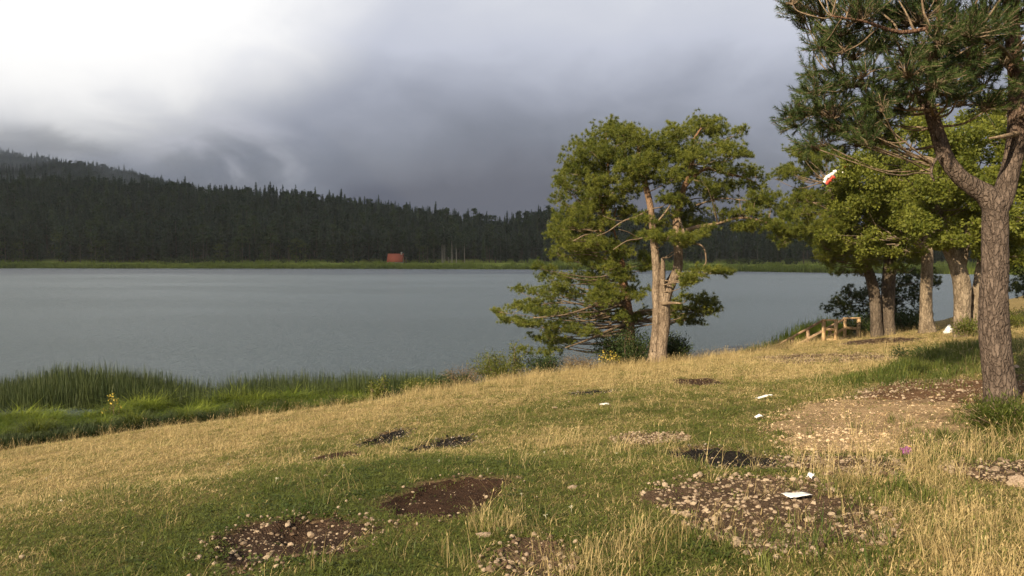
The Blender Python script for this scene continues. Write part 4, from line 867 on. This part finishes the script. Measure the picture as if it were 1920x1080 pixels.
B_fix = [[(1178, 605, 30.2, 8), (1130, 625, 29, 6), (1095, 640, 28.2, 4), (1060, 652, 27.6, 2)], [(1180, 590, 30.2, 7), (1215, 582, 30, 6), (1270, 580, 30.4, 5), (1310, 582, 30.5, 3)], [(1172, 560, 30.2, 6), (1120, 572, 29, 5), (1060, 590, 28, 3.5), (1000, 596, 27.6, 2)], [(1140, 460, 30, 5), (1105, 440, 29.4, 4), (1075, 452, 29, 2)]]
tree_b = pine('pine_tree', 'bushy pine with low boughs sweeping left over the water, behind the two-stemmed pine', [*P(1186, 668, 30.2)[:2], float(gz(*P(1186, 668, 30.2)[:2]))], B_paths, B_pads, 30, 2.2, 'needle_mid', 'bark_red', 731, fill=2, fixed=B_fix)

# pine whose paired dark trunks stand right of the railing
C_paths = [[(1664, 640, 32, 36), (1664, 605, 32, 25), (1665, 550, 32, 24), (1668, 500, 32, 23), (1672, 450, 32, 20), (1668, 400, 32, 22), (1660, 350, 32, 17), (1655, 300, 32, 11), (1650, 270, 32, 6)], [(1645, 640, 31.8, 26), (1643, 600, 31.8, 20), (1640, 555, 31.8, 20), (1632, 520, 31.7, 19), (1620, 490, 31.6, 16), (1605, 465, 31.4, 13), (1590, 430, 31.2, 10), (1570, 390, 31, 7), (1550, 340, 31, 4)]]
C_pads = [(1485, 278, 16, 8), (1500, 290, 22, 9), (1475, 318, 22, 9), (1502, 320, 32, 11), (1455, 330, 18, 11), (1522, 304, 28, 13), (1492, 366, 22, 11), (1522, 366, 32, 13), (1480, 395, 36, 13), (1532, 392, 38, 15), (1560, 342, 32, 18), (1545, 420, 56, 18), (1592, 430, 48, 20), (1545, 458, 30, 14), (1602, 470, 42, 18), (1560, 488, 26, 12), (1642, 452, 46, 22), (1622, 500, 28, 13), (1682, 440, 40, 22), (1590, 380, 40, 18), (1640, 390, 44, 20), (1690, 400, 40, 20), (1550, 290, 34, 14), (1600, 320, 40, 18), (1660, 310, 40, 20), (1700, 350, 40, 20), (1700, 480, 36, 18), (1575, 510, 20, 8), (1640, 350, 40, 18), (1520, 440, 30, 12), (1570, 450, 34, 14)]
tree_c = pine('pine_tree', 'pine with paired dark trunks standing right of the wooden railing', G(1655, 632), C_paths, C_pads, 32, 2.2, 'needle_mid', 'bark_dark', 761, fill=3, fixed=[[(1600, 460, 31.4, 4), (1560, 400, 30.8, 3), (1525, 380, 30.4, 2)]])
# young pine whose dark boughs hang over the water behind the railing
E_paths = [[(1672, 640, 36.5, 22), (1672, 580, 36.5, 18), (1668, 540, 36.5, 12), (1662, 505, 36.5, 7)]]
E_pads = [(1553, 578, 16, 8), (1574, 567, 24, 10), (1600, 556, 28, 12), (1628, 548, 26, 13), (1602, 582, 28, 12), (1640, 572, 28, 12), (1640, 590, 26, 12), (1610, 605, 26, 12), (1690, 560, 30, 18), (1722, 588, 22, 14), (1700, 592, 30, 16), (1690, 530, 26, 14), (1720, 545, 22, 14), (1740, 520, 26, 14), (1575, 590, 20, 8), (1700, 515, 30, 14), (1660, 530, 26, 12)]
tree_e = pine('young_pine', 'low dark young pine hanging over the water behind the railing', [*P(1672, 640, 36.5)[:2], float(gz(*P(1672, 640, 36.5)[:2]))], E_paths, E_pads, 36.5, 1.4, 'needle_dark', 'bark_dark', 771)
F_pads = [(1905, 500, 34, 20), (1940, 480, 44, 26), (1890, 535, 22, 10), (1950, 530, 44, 22), (2000, 500, 50, 30), (1960, 440, 50, 26), (1915, 450, 30, 20), (2010, 440, 50, 28), (1980, 390, 46, 26), (1930, 400, 34, 22), (2050, 470, 40, 26)]
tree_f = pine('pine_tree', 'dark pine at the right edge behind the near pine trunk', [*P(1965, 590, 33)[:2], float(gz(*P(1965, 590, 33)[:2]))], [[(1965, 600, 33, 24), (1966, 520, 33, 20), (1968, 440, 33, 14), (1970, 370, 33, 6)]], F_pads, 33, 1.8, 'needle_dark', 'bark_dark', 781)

def broadleaf(name, label, base, paths, clumps, D0, dep, mt, bk, seed, L=.115, dens=.44, group=None, fixed=()):
    r = np.random.default_rng(seed); root = empty(name, base, label, 'tree', group); tb = MB(); samp = tree_trunk(tb, paths, 14, .09, seed, 6); tb.build('trunk', M[bk], root, True)
    br = MB(); V, Q, A, nv = [], [], [], 0
    clumps = list(clumps) + [(q_[0] + r.uniform(-.8, .8) * q_[2], q_[1] + r.uniform(-.8, .8) * q_[3], q_[2] * .7, q_[3] * .7) for q_ in clumps]
    for cl in clumps:
        px, py, rx, ry = cl[:4]; De = D0 + (cl[4] if len(cl) > 4 else r.uniform(-1, 1) * dep); c = P(px, py, De); sx, sz = rx / FPX * De, ry / FPX * De; pts = limb(br, samp, c, r, .05, .05)
        for _ in range(9):
            d = rand_unit(1, r)[0]; sc_ = c + d * [sx, sx, sz] * r.uniform(.35, .95); rr = r.uniform(.28, .5) * min(sx, sz * 1.6); s0 = pts[-1] * .6 + pts[-2] * .4; br.tube(spline([s0, (s0 + sc_) / 2 + r.normal(0, .05, 3), sc_], 2), [.014, .012, .009, .007, .005], 3, cap=False)
            n_ = int(dens * rx * ry / 9 * 1.6) + 20; q_ = rand_unit(n_, r) * r.random((n_, 1)) ** .4; pp = sc_ + q_ * [rr, rr, rr * .75]
            v, f = leaf_quads(pp, q_ + rand_unit(n_, r) * .9 + [0, 0, .1], L, .62, r); V.append(v); Q.append(f + nv); nv += len(v); A.append(np.repeat(np.clip(r.normal(.5, .24, n_) + r.normal(0, .10), 0, 1), 4))
    for path in fixed: tree_trunk(br, [path], 7, .08, seed + 50, 4)
    br.build('branches', M['bark_grey'], root); o = obj('crown', mesh('crown', np.concatenate(V), np.concatenate(Q), M[mt], False, np.concatenate(A)), root); tag(o, kind='stuff'); return root
G1_paths = [[(1740, 622, 30, 32), (1736, 596, 30, 24), (1737, 540, 30, 21), (1739, 490, 30, 20), (1737, 455, 30, 18), (1728, 410, 30, 15), (1715, 370, 30, 11), (1705, 330, 30, 7), (1700, 290, 30, 4)], [(1736, 470, 29.9, 12), (1715, 455, 29.6, 11), (1698, 452, 29.3, 7)], [(1738, 460, 30, 12), (1755, 420, 30.3, 9), (1770, 370, 30.5, 6), (1775, 320, 30.6, 4)]]
G1_cl = [(1600, 458, 40, 18, -.8), (1650, 470, 42, 18, -.6), (1700, 472, 34, 14, -.9), (1560, 440, 36, 16, -.5), (1620, 380, 44, 26, -1), (1670, 360, 44, 28, -1.2), (1570, 330, 34, 20, -.3), (1660, 268, 50, 34), (1700, 260, 50, 34), (1745, 250, 48, 34), (1640, 335, 50, 36), (1690, 330, 52, 38), (1740, 320, 52, 40), (1785, 320, 48, 38), (1640, 400, 48, 28, 1.2), (1690, 400, 50, 30), (1740, 400, 50, 30), (1700, 445, 34, 16, -1), (1660, 430, 40, 18), (1780, 400, 44, 30), (1610, 300, 40, 26), (1600, 350, 46, 28), (1720, 215, 40, 24), (1585, 390, 40, 22), (1600, 425, 40, 18)]
tree_g = broadleaf('broadleaf_tree', 'leafy tree with a straight pale grey trunk right of the paired dark trunks', G(1738, 614), G1_paths, G1_cl, 30, 1.9, 'leaf_broad', 'bark_grey', 801, fixed=[[(1724, 455, 29.6, 9), (1700, 400, 29, 8), (1694, 360, 28.6, 5)]])
G2_paths = [[(1808, 645, 25, 42), (1805, 612, 25, 31), (1805, 575, 25, 28), (1804, 535, 25, 30), (1795, 500, 25, 28), (1783, 470, 25, 26), (1776, 450, 25, 22), (1768, 415, 25, 18), (1750, 380, 25, 12), (1740, 340, 25, 8)], [(1800, 505, 25, 20), (1812, 450, 25.2, 14), (1825, 390, 25.4, 10), (1830, 330, 25.5, 6)],
            [(1822, 645, 25.3, 26), (1828, 600, 25.3, 20), (1832, 550, 25.3, 19), (1840, 500, 25.3, 18), (1850, 450, 25.4, 15), (1865, 390, 25.5, 11), (1875, 320, 25.5, 7)]]
G2_cl = [(1850, 476, 34, 16, -.5), (1892, 486, 32, 20, .4), (1762, 456, 36, 14, -.6), (1735, 350, 40, 28, -.8), (1800, 300, 44, 28, -1), (1850, 380, 40, 28, -1), (1790, 262, 52, 36), (1850, 268, 54, 40), (1905, 290, 50, 46), (1770, 340, 54, 40), (1830, 342, 52, 42), (1885, 350, 50, 44), (1940, 340, 52, 48), (1755, 400, 52, 34), (1815, 408, 52, 34), (1870, 410, 46, 36), (1920, 410, 52, 42), (1782, 440, 48, 18, -.8), (1845, 455, 36, 22), (1905, 460, 34, 32), (1830, 218, 46, 32), (1890, 215, 46, 34), (1950, 240, 50, 44), (1720, 420, 36, 22), (1770, 290, 44, 28), (1700, 385, 36, 22)]
tree_h = broadleaf('broadleaf_tree', 'leafy tree with a leaning knotted double trunk, left of the near pine trunk', G(1810, 634), G2_paths, G2_cl, 25, 1.7, 'leaf_broad', 'bark_grey', 821)

# the near pine
def near_pine():
    r = np.random.default_rng(851); base = G(1880, 772); root = empty('pine_tree', base, 'large near pine with a thick dark trunk forking at the right edge', 'tree'); tb = MB(); Dn = 8.5
    paths = [[(1890, 806, Dn, 112), (1887, 790, Dn, 88), (1883, 772, Dn, 68.8), (1877, 740, Dn, 58.6), (1871, 690, Dn, 53.9), (1866, 640, Dn, 51.2), (1863, 590, Dn, 49.3), (1864, 540, Dn, 47.4), (1866, 490, Dn, 44.6), (1866, 440, Dn, 42.8), (1866, 400, Dn, 43.7), (1866, 376, Dn, 41.9)],
             [(1866, 392, Dn, 42), (1852, 368, Dn, 38), (1825, 350, Dn, 32), (1797, 328, Dn, 29), (1775, 298, Dn, 27), (1762, 262, Dn, 25), (1750, 225, Dn, 23), (1738, 195, Dn, 20), (1710, 182, Dn + .1, 14), (1670, 172, Dn + .2, 11), (1630, 160, Dn + .2, 8), (1585, 165, Dn + .2, 4)],
             [(1868, 392, Dn, 42), (1882, 362, Dn, 37), (1893, 325, Dn, 34), (1903, 280, Dn, 32), (1908, 220, Dn, 31), (1906, 150, Dn, 28), (1900, 80, Dn, 25), (1896, 0, Dn, 22), (1893, -90, Dn, 18), (1880, -200, Dn, 13), (1860, -330, Dn, 6)],
             [(1742, 205, Dn, 18), (1745, 150, Dn + .1, 15), (1755, 90, Dn + .1, 12), (1760, 20, Dn + .2, 9), (1750, -60, Dn + .2, 5)],
             [(1900, 110, Dn, 14), (1840, 70, Dn - .4, 11), (1770, 50, Dn - .7, 9), (1690, 60, Dn - .8, 7), (1620, 40, Dn - .9, 5), (1560, 30, Dn - .9, 3)],
             [(1898, 10, Dn, 12), (1830, -40, Dn + .3, 9), (1740, -60, Dn + .5, 7), (1640, -40, Dn + .6, 4)],
             [(1765, 290, Dn - .1, 6), (1750, 305, Dn - .25, 6), (1746, 325, Dn - .3, 5), (1752, 340, Dn - .3, 3)]]
    samp = tree_trunk(tb, paths, 26, .045, 851, 9); tb.build('trunk', M['bark_near'], root, True); br = MB()
    pads = [(1500, 10, 28, 16), (1540, 20, 42, 18), (1520, 50, 22, 12), (1570, 60, 38, 18), (1610, 25, 46, 22), (1660, 20, 46, 22), (1720, 30, 46, 26), (1780, 30, 46, 28), (1840, 30, 46, 30), (1900, 20, 40, 28), (1560, 95, 26, 12), (1600, 100, 42, 18), (1535, 88, 14, 8), (1650, 80, 44, 22), (1700, 90, 44, 22), (1760, 90, 46, 26), (1820, 95, 44, 26), (1880, 100, 30, 26, .8),
            (1525, 135, 18, 9), (1550, 160, 32, 13), (1600, 150, 38, 16), (1520, 175, 20, 10), (1482, 215, 20, 9), (1510, 216, 28, 11), (1490, 236, 18, 7), (1550, 206, 34, 14), (1600, 200, 44, 16), (1645, 180, 36, 18), (1700, 130, 40, 20), (1742, 120, 34, 26), (1790, 130, 38, 26), (1840, 150, 30, 22, .5), (1560, 240, 42, 14), (1612, 235, 42, 15), (1660, 222, 32, 15), (1540, 264, 26, 9), (1600, 268, 34, 10), (1775, 165, 30, 18, -.7), (1720, 165, 28, 14, -.6), (1650, 255, 26, 10),
            (1690, 205, 26, 14, .6), (1800, 190, 30, 16, .7), (1850, 195, 26, 16, .7), (1870, 50, 30, 24, -.8), (1820, 60, 34, 20, -.9)]
    pads += [(r.uniform(1490, 2060), r.uniform(-300, -25), 50, 26) for _ in range(46)] + [(r.uniform(1925, 2080), r.uniform(-20, 260), 44, 24) for _ in range(16)]
    pads += [(q_[0] + r.uniform(-1, 1) * q_[2], q_[1] + r.uniform(-1, 1) * q_[3], q_[2] * .6, q_[3] * .8) for q_ in pads[:70] if q_[2] > 24]
    V, T, A, nv = [], [], [], 0
    for pd in pads:
        px, py, rx, ry = pd[:4]; De = Dn + (pd[4] if len(pd) > 4 else r.uniform(-.9, .9)); c = P(px, py, De); sx, sz = rx / FPX * De, ry / FPX * De; pts = limb(br, samp, c - [0, 0, sz * .5], r, .03, .1); out_ = unit(c - samp[np.argmin(np.linalg.norm(samp[:, :3] - c, axis=1)), :3])
        n_ = int(rx * ry * .040) + 14
        for _ in range(n_):
            q_ = rand_unit(1, r)[0] * r.random() ** .4; e = c + q_ * [sx, sx * 1.2, sz]; d = unit(q_ * [1, 1, .6] + out_ * .5 + [0, 0, .45] + r.normal(0, .3, 3)); Ls = r.uniform(.10, .19); m_ = 66
            t = r.uniform(0, 1, m_); pp = e + d * (t * Ls)[:, None] + np.array([0, 0, .25]) * (t * t * Ls)[:, None]; dd = unit(d * (.75 + .5 * t[:, None]) + rand_unit(m_, r) * .95)
            l = r.uniform(.042, .070, (m_, 1)); sd = unit(np.cross(dd, rand_unit(m_, r))) * .0027; v = np.stack([pp - sd, pp + sd, pp + dd * l], 1).reshape(-1, 3); V.append(v); T.append(np.arange(m_ * 3).reshape(-1, 3) + nv); nv += m_ * 3; A.append(np.full(m_ * 3, np.clip(r.normal(.45, .25), 0, 1)))
            s0 = pts[-1] * .75 + pts[max(0, len(pts) - 3)] * .25; br.tube(np.array([s0, (s0 + e) / 2 + r.normal(0, .015, 3), e, e + d * Ls]), [.006, .005, .004, .003], 3, cap=False)
    tag(br.build('branches', M['twig'], root), kind='stuff'); tag(obj('crown', mesh('crown', np.concatenate(V), np.concatenate(T), M['needle_near'], False, np.concatenate(A)), root), kind='stuff')
    dt = MB()
    for path in ([(1900, 115, 8.3, 6), (1875, 85, 8, 5), (1840, 78, 7.8, 4), (1800, 100, 7.6, 2)], [(1850, 78, 7.85, 4), (1820, 60, 7.7, 3), (1790, 72, 7.6, 1.5)], [(1905, 90, 8.3, 5), (1930, 70, 8, 4), (1960, 85, 7.8, 2)], [(1735, 205, 8.4, 4), (1760, 205, 8.1, 3), (1785, 198, 8, 2)], [(1700, 265, 7.9, 2), (1680, 268, 7.9, 2.5), (1665, 266, 7.9, 1.5)], [(1625, 175, 8.1, 3), (1618, 150, 8, 3), (1624, 130, 7.9, 1.5)], [(1908, 250, 8.45, 11), (1880, 256, 8.1, 8), (1855, 259, 8.0, 3)], [(1558, 165, 8.2, 2), (1548, 172, 8.1, 2), (1545, 190, 8.1, 1)], [(1880, 80, 8, 3), (1865, 60, 7.9, 2.5), (1872, 30, 7.8, 1)]):
        tree_trunk(dt, [path], 7, .06, 900, 5)
    dt.build('dead_twigs', M['twig_pale'], root); return root
near_pine()

# ------------------------------------------------------------------ wooden railing and steps going down to the lake
m, n, out = mat('timber'); p = n.n('ShaderNodeTexCoord').outputs['Object']; a = n.noise(n.mapping(p, (6, 6, 60)), 1, 5, .6); b = n.noise(p, 3, 3, .5)
principled(n, out, n.mix(n.rng(n.m('ADD', n.m('MULTIPLY', a, .6), n.m('MULTIPLY', b, .4)), .3, .7), (.46, .30, .16), (.66, .47, .28)), .75, a, .3, .01, .2); M['timber'] = m
M['old_timber'] = simple('old_timber', (.20, .135, .085), (.34, .24, .16), 9)
rail = empty('stair_railing', G(1556, 640), 'wooden railing of square posts and rails at the head of steps down to the lake', 'railing')
def post(px, py0, py1, D_, nm='post', mt='timber', wd=.13):
    a, c = P(px, py0, D_), P(px, py1, D_); c[2] -= .35; MB().bar(c, [c[0], c[1], a[2]], wd, wd).build(nm, M[mt], rail)
Da, Db, Dc, Dd_ = 33.2, 33.0, 34.0, 33.8
post(1544, 601.5, 637, Da); post(1567, 601.5, 636, Db, wd=.12); post(1584, 598, 632, Dc, wd=.11); post(1609.5, 598, 635, Dd_)
def bar(pts, wx, wz, nm, mt):
    b = MB(); a, c = P(*pts[0]), P(*pts[1]); b.bar(a, c, wx, wz).build(nm, M[mt], rail)
bar([(1541, 600, Da), (1571, 600, Db)], .15, .07, 'top_rail', 'timber'); bar([(1546.5, 617, Da), (1565, 618, Db)], .06, .12, 'mid_rail', 'timber')
bar([(1581, 596.5, Dc), (1613, 596.5, Dd_)], .15, .07, 'top_rail', 'timber'); bar([(1586, 614.5, Dc), (1607, 616, Dd_)], .06, .12, 'mid_rail', 'timber')
bar([(1541.5, 601.5, Da), (1440, 657, 35)], .15, .085, 'handrail', 'old_timber'); bar([(1541.5, 621, Da), (1440, 676, 35)], .05, .11, 'lower_rail', 'old_timber')
bar([(1582.5, 598.5, Dc), (1490, 648, 36)], .15, .085, 'handrail', 'old_timber'); bar([(1582, 616.5, Dc), (1490, 668, 36)], .05, .11, 'lower_rail', 'timber')
for px, a, c, D_ in ((1514.5, 616.5, 650, 33.7), (1485, 632.5, 662, 34.2), (1456, 648.5, 676, 34.7)): post(px, a, c, D_, 'post', 'old_timber')
for px, a, c, D_ in ((1556, 613, 650, 34.6), (1527, 628.5, 660, 35.1), (1500, 643, 672, 35.6)): post(px, a, c, D_, 'post', 'old_timber')
stairs = empty('steps', P(1576, 638, 33.6), 'wooden plank steps between the railings', 'steps')
pl = MB().bar(P(1555.5, 637.5, 33.1), P(1597, 634.5, 33.9), .75, .06).build('landing_board', M['timber'], stairs)
for k_ in range(7):
    f = .1 + k_ / 7; a = P(1541.5, 640, Da) * (1 - f) + P(1440, 696, 35) * f; c = P(1582.5, 636, Dc) * (1 - f) + P(1490, 688, 36) * f; MB().bar(a, c, .28, .05).build('tread', M['old_timber'], stairs)
x_, y_ = [], []
for _ in range(620):
    px = r.uniform(1380, 1600); Dd = r.uniform(35.2, 38.0); xx = (px - 960) / FPX * Dd; x_.append(xx); y_.append(Dd)
x_, y_ = np.array(x_), np.array(y_); pxs = 960 + FPX * x_ / y_; top = EYE + (482 - np.interp(pxs, [1380, 1450, 1500, 1560, 1600], [664, 640, 612, 598, 606])) / FPX * y_; gg = np.maximum(gz(x_, y_), -.3)
put('reeds', x_, y_, np.clip((top - gg), .3, 2.6) * r.uniform(.75, 1.02, len(x_)), np.clip(r.normal(.75, .2, len(x_)), 0, 1), [stalks('reed_clump', 460 + i, 10, 1.0, .12, .024, .14, M['sedge'], False) for i in range(3)], 'pale green reeds behind the railing at the water', .04, 0, gg)

x_, y_ = [], []
for _ in range(3200):
    px = r.uniform(-250, 2000); D_ = ip(px, SHORE) + abs(r.normal(0, 7)) - 1.5 + 14 * (r.random() < .25) * r.random(); x_.append((px - 960) / FPX * D_); y_.append(D_)
x_, y_ = np.array(x_), np.array(y_)
put('shore_reeds', x_, y_, 2.4 * (.4 + 1.0 * fbm(x_ * .06, y_ * .1, 33, 3) ** 1.5) * r.uniform(.6, 1.2, len(x_)), np.clip(fbm(x_ * .03, y_ * .05, 34, 3) + r.normal(0, .15, len(x_)) + .1, 0, 1), [tuft('far_reed', 470 + i, 22, 1.0, .45, .16, .5, M['sedge'], .4) for i in range(3)], 'uneven green reeds fringing the far shore', .05, -.05, np.maximum(hz(x_, y_), -.2))

# ------------------------------------------------------------------ litter
def mplain(name, col, rough=.6, spec=.3): m, n, out = mat(name); principled(n, out, col, rough, None, spec=spec); M[name] = m; return m
mplain('white_paper', (.80, .80, .80)); mplain('white_plastic', (.82, .82, .82), .4); mplain('red_plastic', (.50, .075, .05), .5); mplain('purple_plastic', (.26, .06, .27), .5); mplain('magenta_plastic', (.24, .03, .16), .5); mplain('yellow_plastic', (.72, .52, .04), .5)
def crumple(name, label, cat, px, py, a, b, hgt, mt, seed, lift=.03, rz=0, nx_=9, ny_=7, dome=.0):
    """thin crumpled sheet of real thickness lying on the ground"""
    rr = np.random.default_rng(seed); c = G(px, py, gz); u, v = np.meshgrid(np.linspace(-.5, .5, nx_), np.linspace(-.5, .5, ny_)); z = hgt * (fbm(u * 4 + seed, v * 4, seed, 3) - .4) + dome * np.cos(u * 3) * np.cos(v * 3) + lift
    x = u * a + rr.normal(0, a * .015, u.shape); y = v * b + rr.normal(0, b * .015, u.shape); x, y = x * math.cos(rz) - y * math.sin(rz), x * math.sin(rz) + y * math.cos(rz)
    zz = z + gz(c[0] + x, c[1] + y); top = np.stack([c[0] + x, c[1] + y, zz], -1).reshape(-1, 3); N = nx_ * ny_; i = (np.arange(ny_ - 1)[:, None] * nx_ + np.arange(nx_ - 1)[None]); qd = np.stack([i, i + 1, i + nx_ + 1, i + nx_], -1).reshape(-1, 4)
    rim = [k for k in range(nx_)] + [k * nx_ + nx_ - 1 for k in range(1, ny_)] + [(ny_ - 1) * nx_ + k for k in range(nx_ - 2, -1, -1)] + [k * nx_ for k in range(ny_ - 2, 0, -1)]
    o = obj(name, mesh(name, np.concatenate([top, top - [0, 0, .003]]), [qd, qd[:, ::-1] + N, np.array([(p_, p_ + N, q_ + N, q_) for p_, q_ in zip(rim, rim[1:] + rim[:1])])], M[mt])); return tag(o, label, cat)
LT = 'paper litter in the meadow'
crumple('paper_sheet', 'flat white paper lying on the gravel patch', 'paper', 1493, 941, .155, .13, .02, 'white_paper', 1, .045, .15)
crumple('paper_scrap', 'small crumpled white scrap above the gravel patch', 'paper', 1520, 906, .045, .045, .05, 'white_paper', 2, .05, .6, dome=.02)
crumple('paper_strip', 'thin white paper strip in the golden grass below the railing', 'paper', 1432, 751, .26, .09, .05, 'white_paper', 3, .06, .1)
crumple('paper_scrap', 'white paper scrap in the grass below the paper strip', 'paper', 1423, 789, .10, .07, .05, 'white_paper', 4, .05, .3, dome=.02)
crumple('paper_scrap', 'pale paper scrap near the thin far campfire scar', 'paper', 1133, 763, .17, .08, .06, 'white_paper', 5, .05, .2)
def blob(name, label, cat, px, py, sz, mt, seed, lift):
    c = G(px, py, gz); bm = bmesh.new(); bmesh.ops.create_icosphere(bm, subdivisions=3, radius=.5)
    for v in bm.verts:
        f = 1 + .55 * (mnoise.noise(v.co * 3 + Vector((seed, 0, 0)))) + .2 * mnoise.noise(v.co * 8); v.co = Vector((v.co.x * sz[0], v.co.y * sz[1], v.co.z * sz[2])) * f
    me = bpy.data.meshes.new(name); bm.to_mesh(me); bm.free(); me.materials.append(M[mt]); return tag(obj(name, me, loc=(c[0], c[1], c[2] + lift)), label, cat)
bl = blob('plastic_wrapper', 'crumpled purple wrapper on the stony ground by the dirt slope', 'wrapper', 1700, 855, (.10, .075, .07), 'purple_plastic', 3, .045)
c = G(1700, 855, gz); cm = MB().box((.03, .02, .035), (.035, .02, .01), tint=.5).mesh('torn_edge', M['yellow_plastic']); co = bpy.data.objects.new('torn_edge', cm); COL.objects.link(co); co.parent = bl
# white bag standing behind the leaning trunk
c = P(1778, 609, 28.5); c[2] = gz(c[0], c[1]); b = MB()
vs = [];  na = 14
for k_, (hh, rr_) in enumerate(((0, .13), (.08, .16), (.2, .12), (.30, .06), (.36, .035))):
    for a_ in range(na): t = a_ / na * 6.283; q_ = rr_ * (1 + .18 * math.sin(3 * t + k_) + .1 * math.sin(7 * t + 2 * k_)); vs.append(c + [q_ * math.cos(t) + .1 * hh, q_ * .8 * math.sin(t), hh - .02])
b.add(vs, [(k_ * na + a_, k_ * na + (a_ + 1) % na, (k_ + 1) * na + (a_ + 1) % na, (k_ + 1) * na + a_) for k_ in range(4) for a_ in range(na)]); b.add(vs[-na:], None, [(0, a_, a_ + 1) for a_ in range(1, na - 1)])
tag(b.build('plastic_bag', M['white_plastic']), 'white plastic bag standing in the grass left of the leaning trunk', 'bag')
# red and white streamer caught in the leaves
kt = empty('torn_kite', P(1572, 326, 29.1), 'torn red and white plastic kite caught in the leaves of the right-hand trees', 'kite')
def ribbon(path, wd, nm, mt, seed):
    rr = np.random.default_rng(seed); s = spline([P(a, b_, d_) for a, b_, d_ in path], 5); n_ = len(s); T = unit(np.gradient(s, axis=0)); sd = unit(np.cross(T, [.3, -1, .2])); ww = wd * rr.uniform(.75, 1.15, (n_, 1)); off = rr.normal(0, .02, (n_, 3)); nr_ = np.cross(T, sd) * .006
    v = np.concatenate([s + sd * ww + off, s - sd * ww + off, s - sd * ww + off + nr_, s + sd * ww + off + nr_]); q_ = []
    for i in range(n_ - 1):
        for k_ in range(4): q_.append((k_ * n_ + i, k_ * n_ + i + 1, ((k_ + 1) % 4) * n_ + i + 1, ((k_ + 1) % 4) * n_ + i))
    MB().add(v, q_).build(nm, M[mt], kt)
ribbon([(1546, 342, 29.20), (1552, 333, 29.18), (1560, 327, 29.18), (1569, 320, 29.20)], .075, 'white_stripe', 'white_plastic', 1)
ribbon([(1550, 345, 29.19), (1557, 337, 29.18), (1564, 331, 29.18)], .075, 'red_stripe', 'red_plastic', 2)
ribbon([(1578, 317, 29.20), (1588, 311, 29.18), (1598, 308, 29.18)], .04, 'white_stripe', 'white_plastic', 4)
ribbon([(1584, 313, 29.02), (1594, 307, 29.02), (1604, 303, 29.02)], .055, 'red_stripe', 'red_plastic', 3)
ribbon([(1580, 324, 29.20), (1592, 326, 29.18), (1603, 325, 29.18)], .025, 'white_stripe', 'white_plastic', 5)

# unseen broadleaf behind the camera, added to dapple the near right with shade
def copy_tree(o, loc, label, sc, rz):
    c = o.copy(); COL.objects.link(c); c['label'] = label; c.location = loc; c.scale = (sc,) * 3; c.rotation_euler.z = rz
    for ch in o.children: k = ch.copy(); COL.objects.link(k); k.parent = c
    return c
copy_tree(tree_g, (-4.0, -6.6, float(gz(np.array(-4.0), np.array(-6.6)))), 'unseen leafy tree behind the viewpoint, added to shade the near pine trunk', 1.7, 2.0)
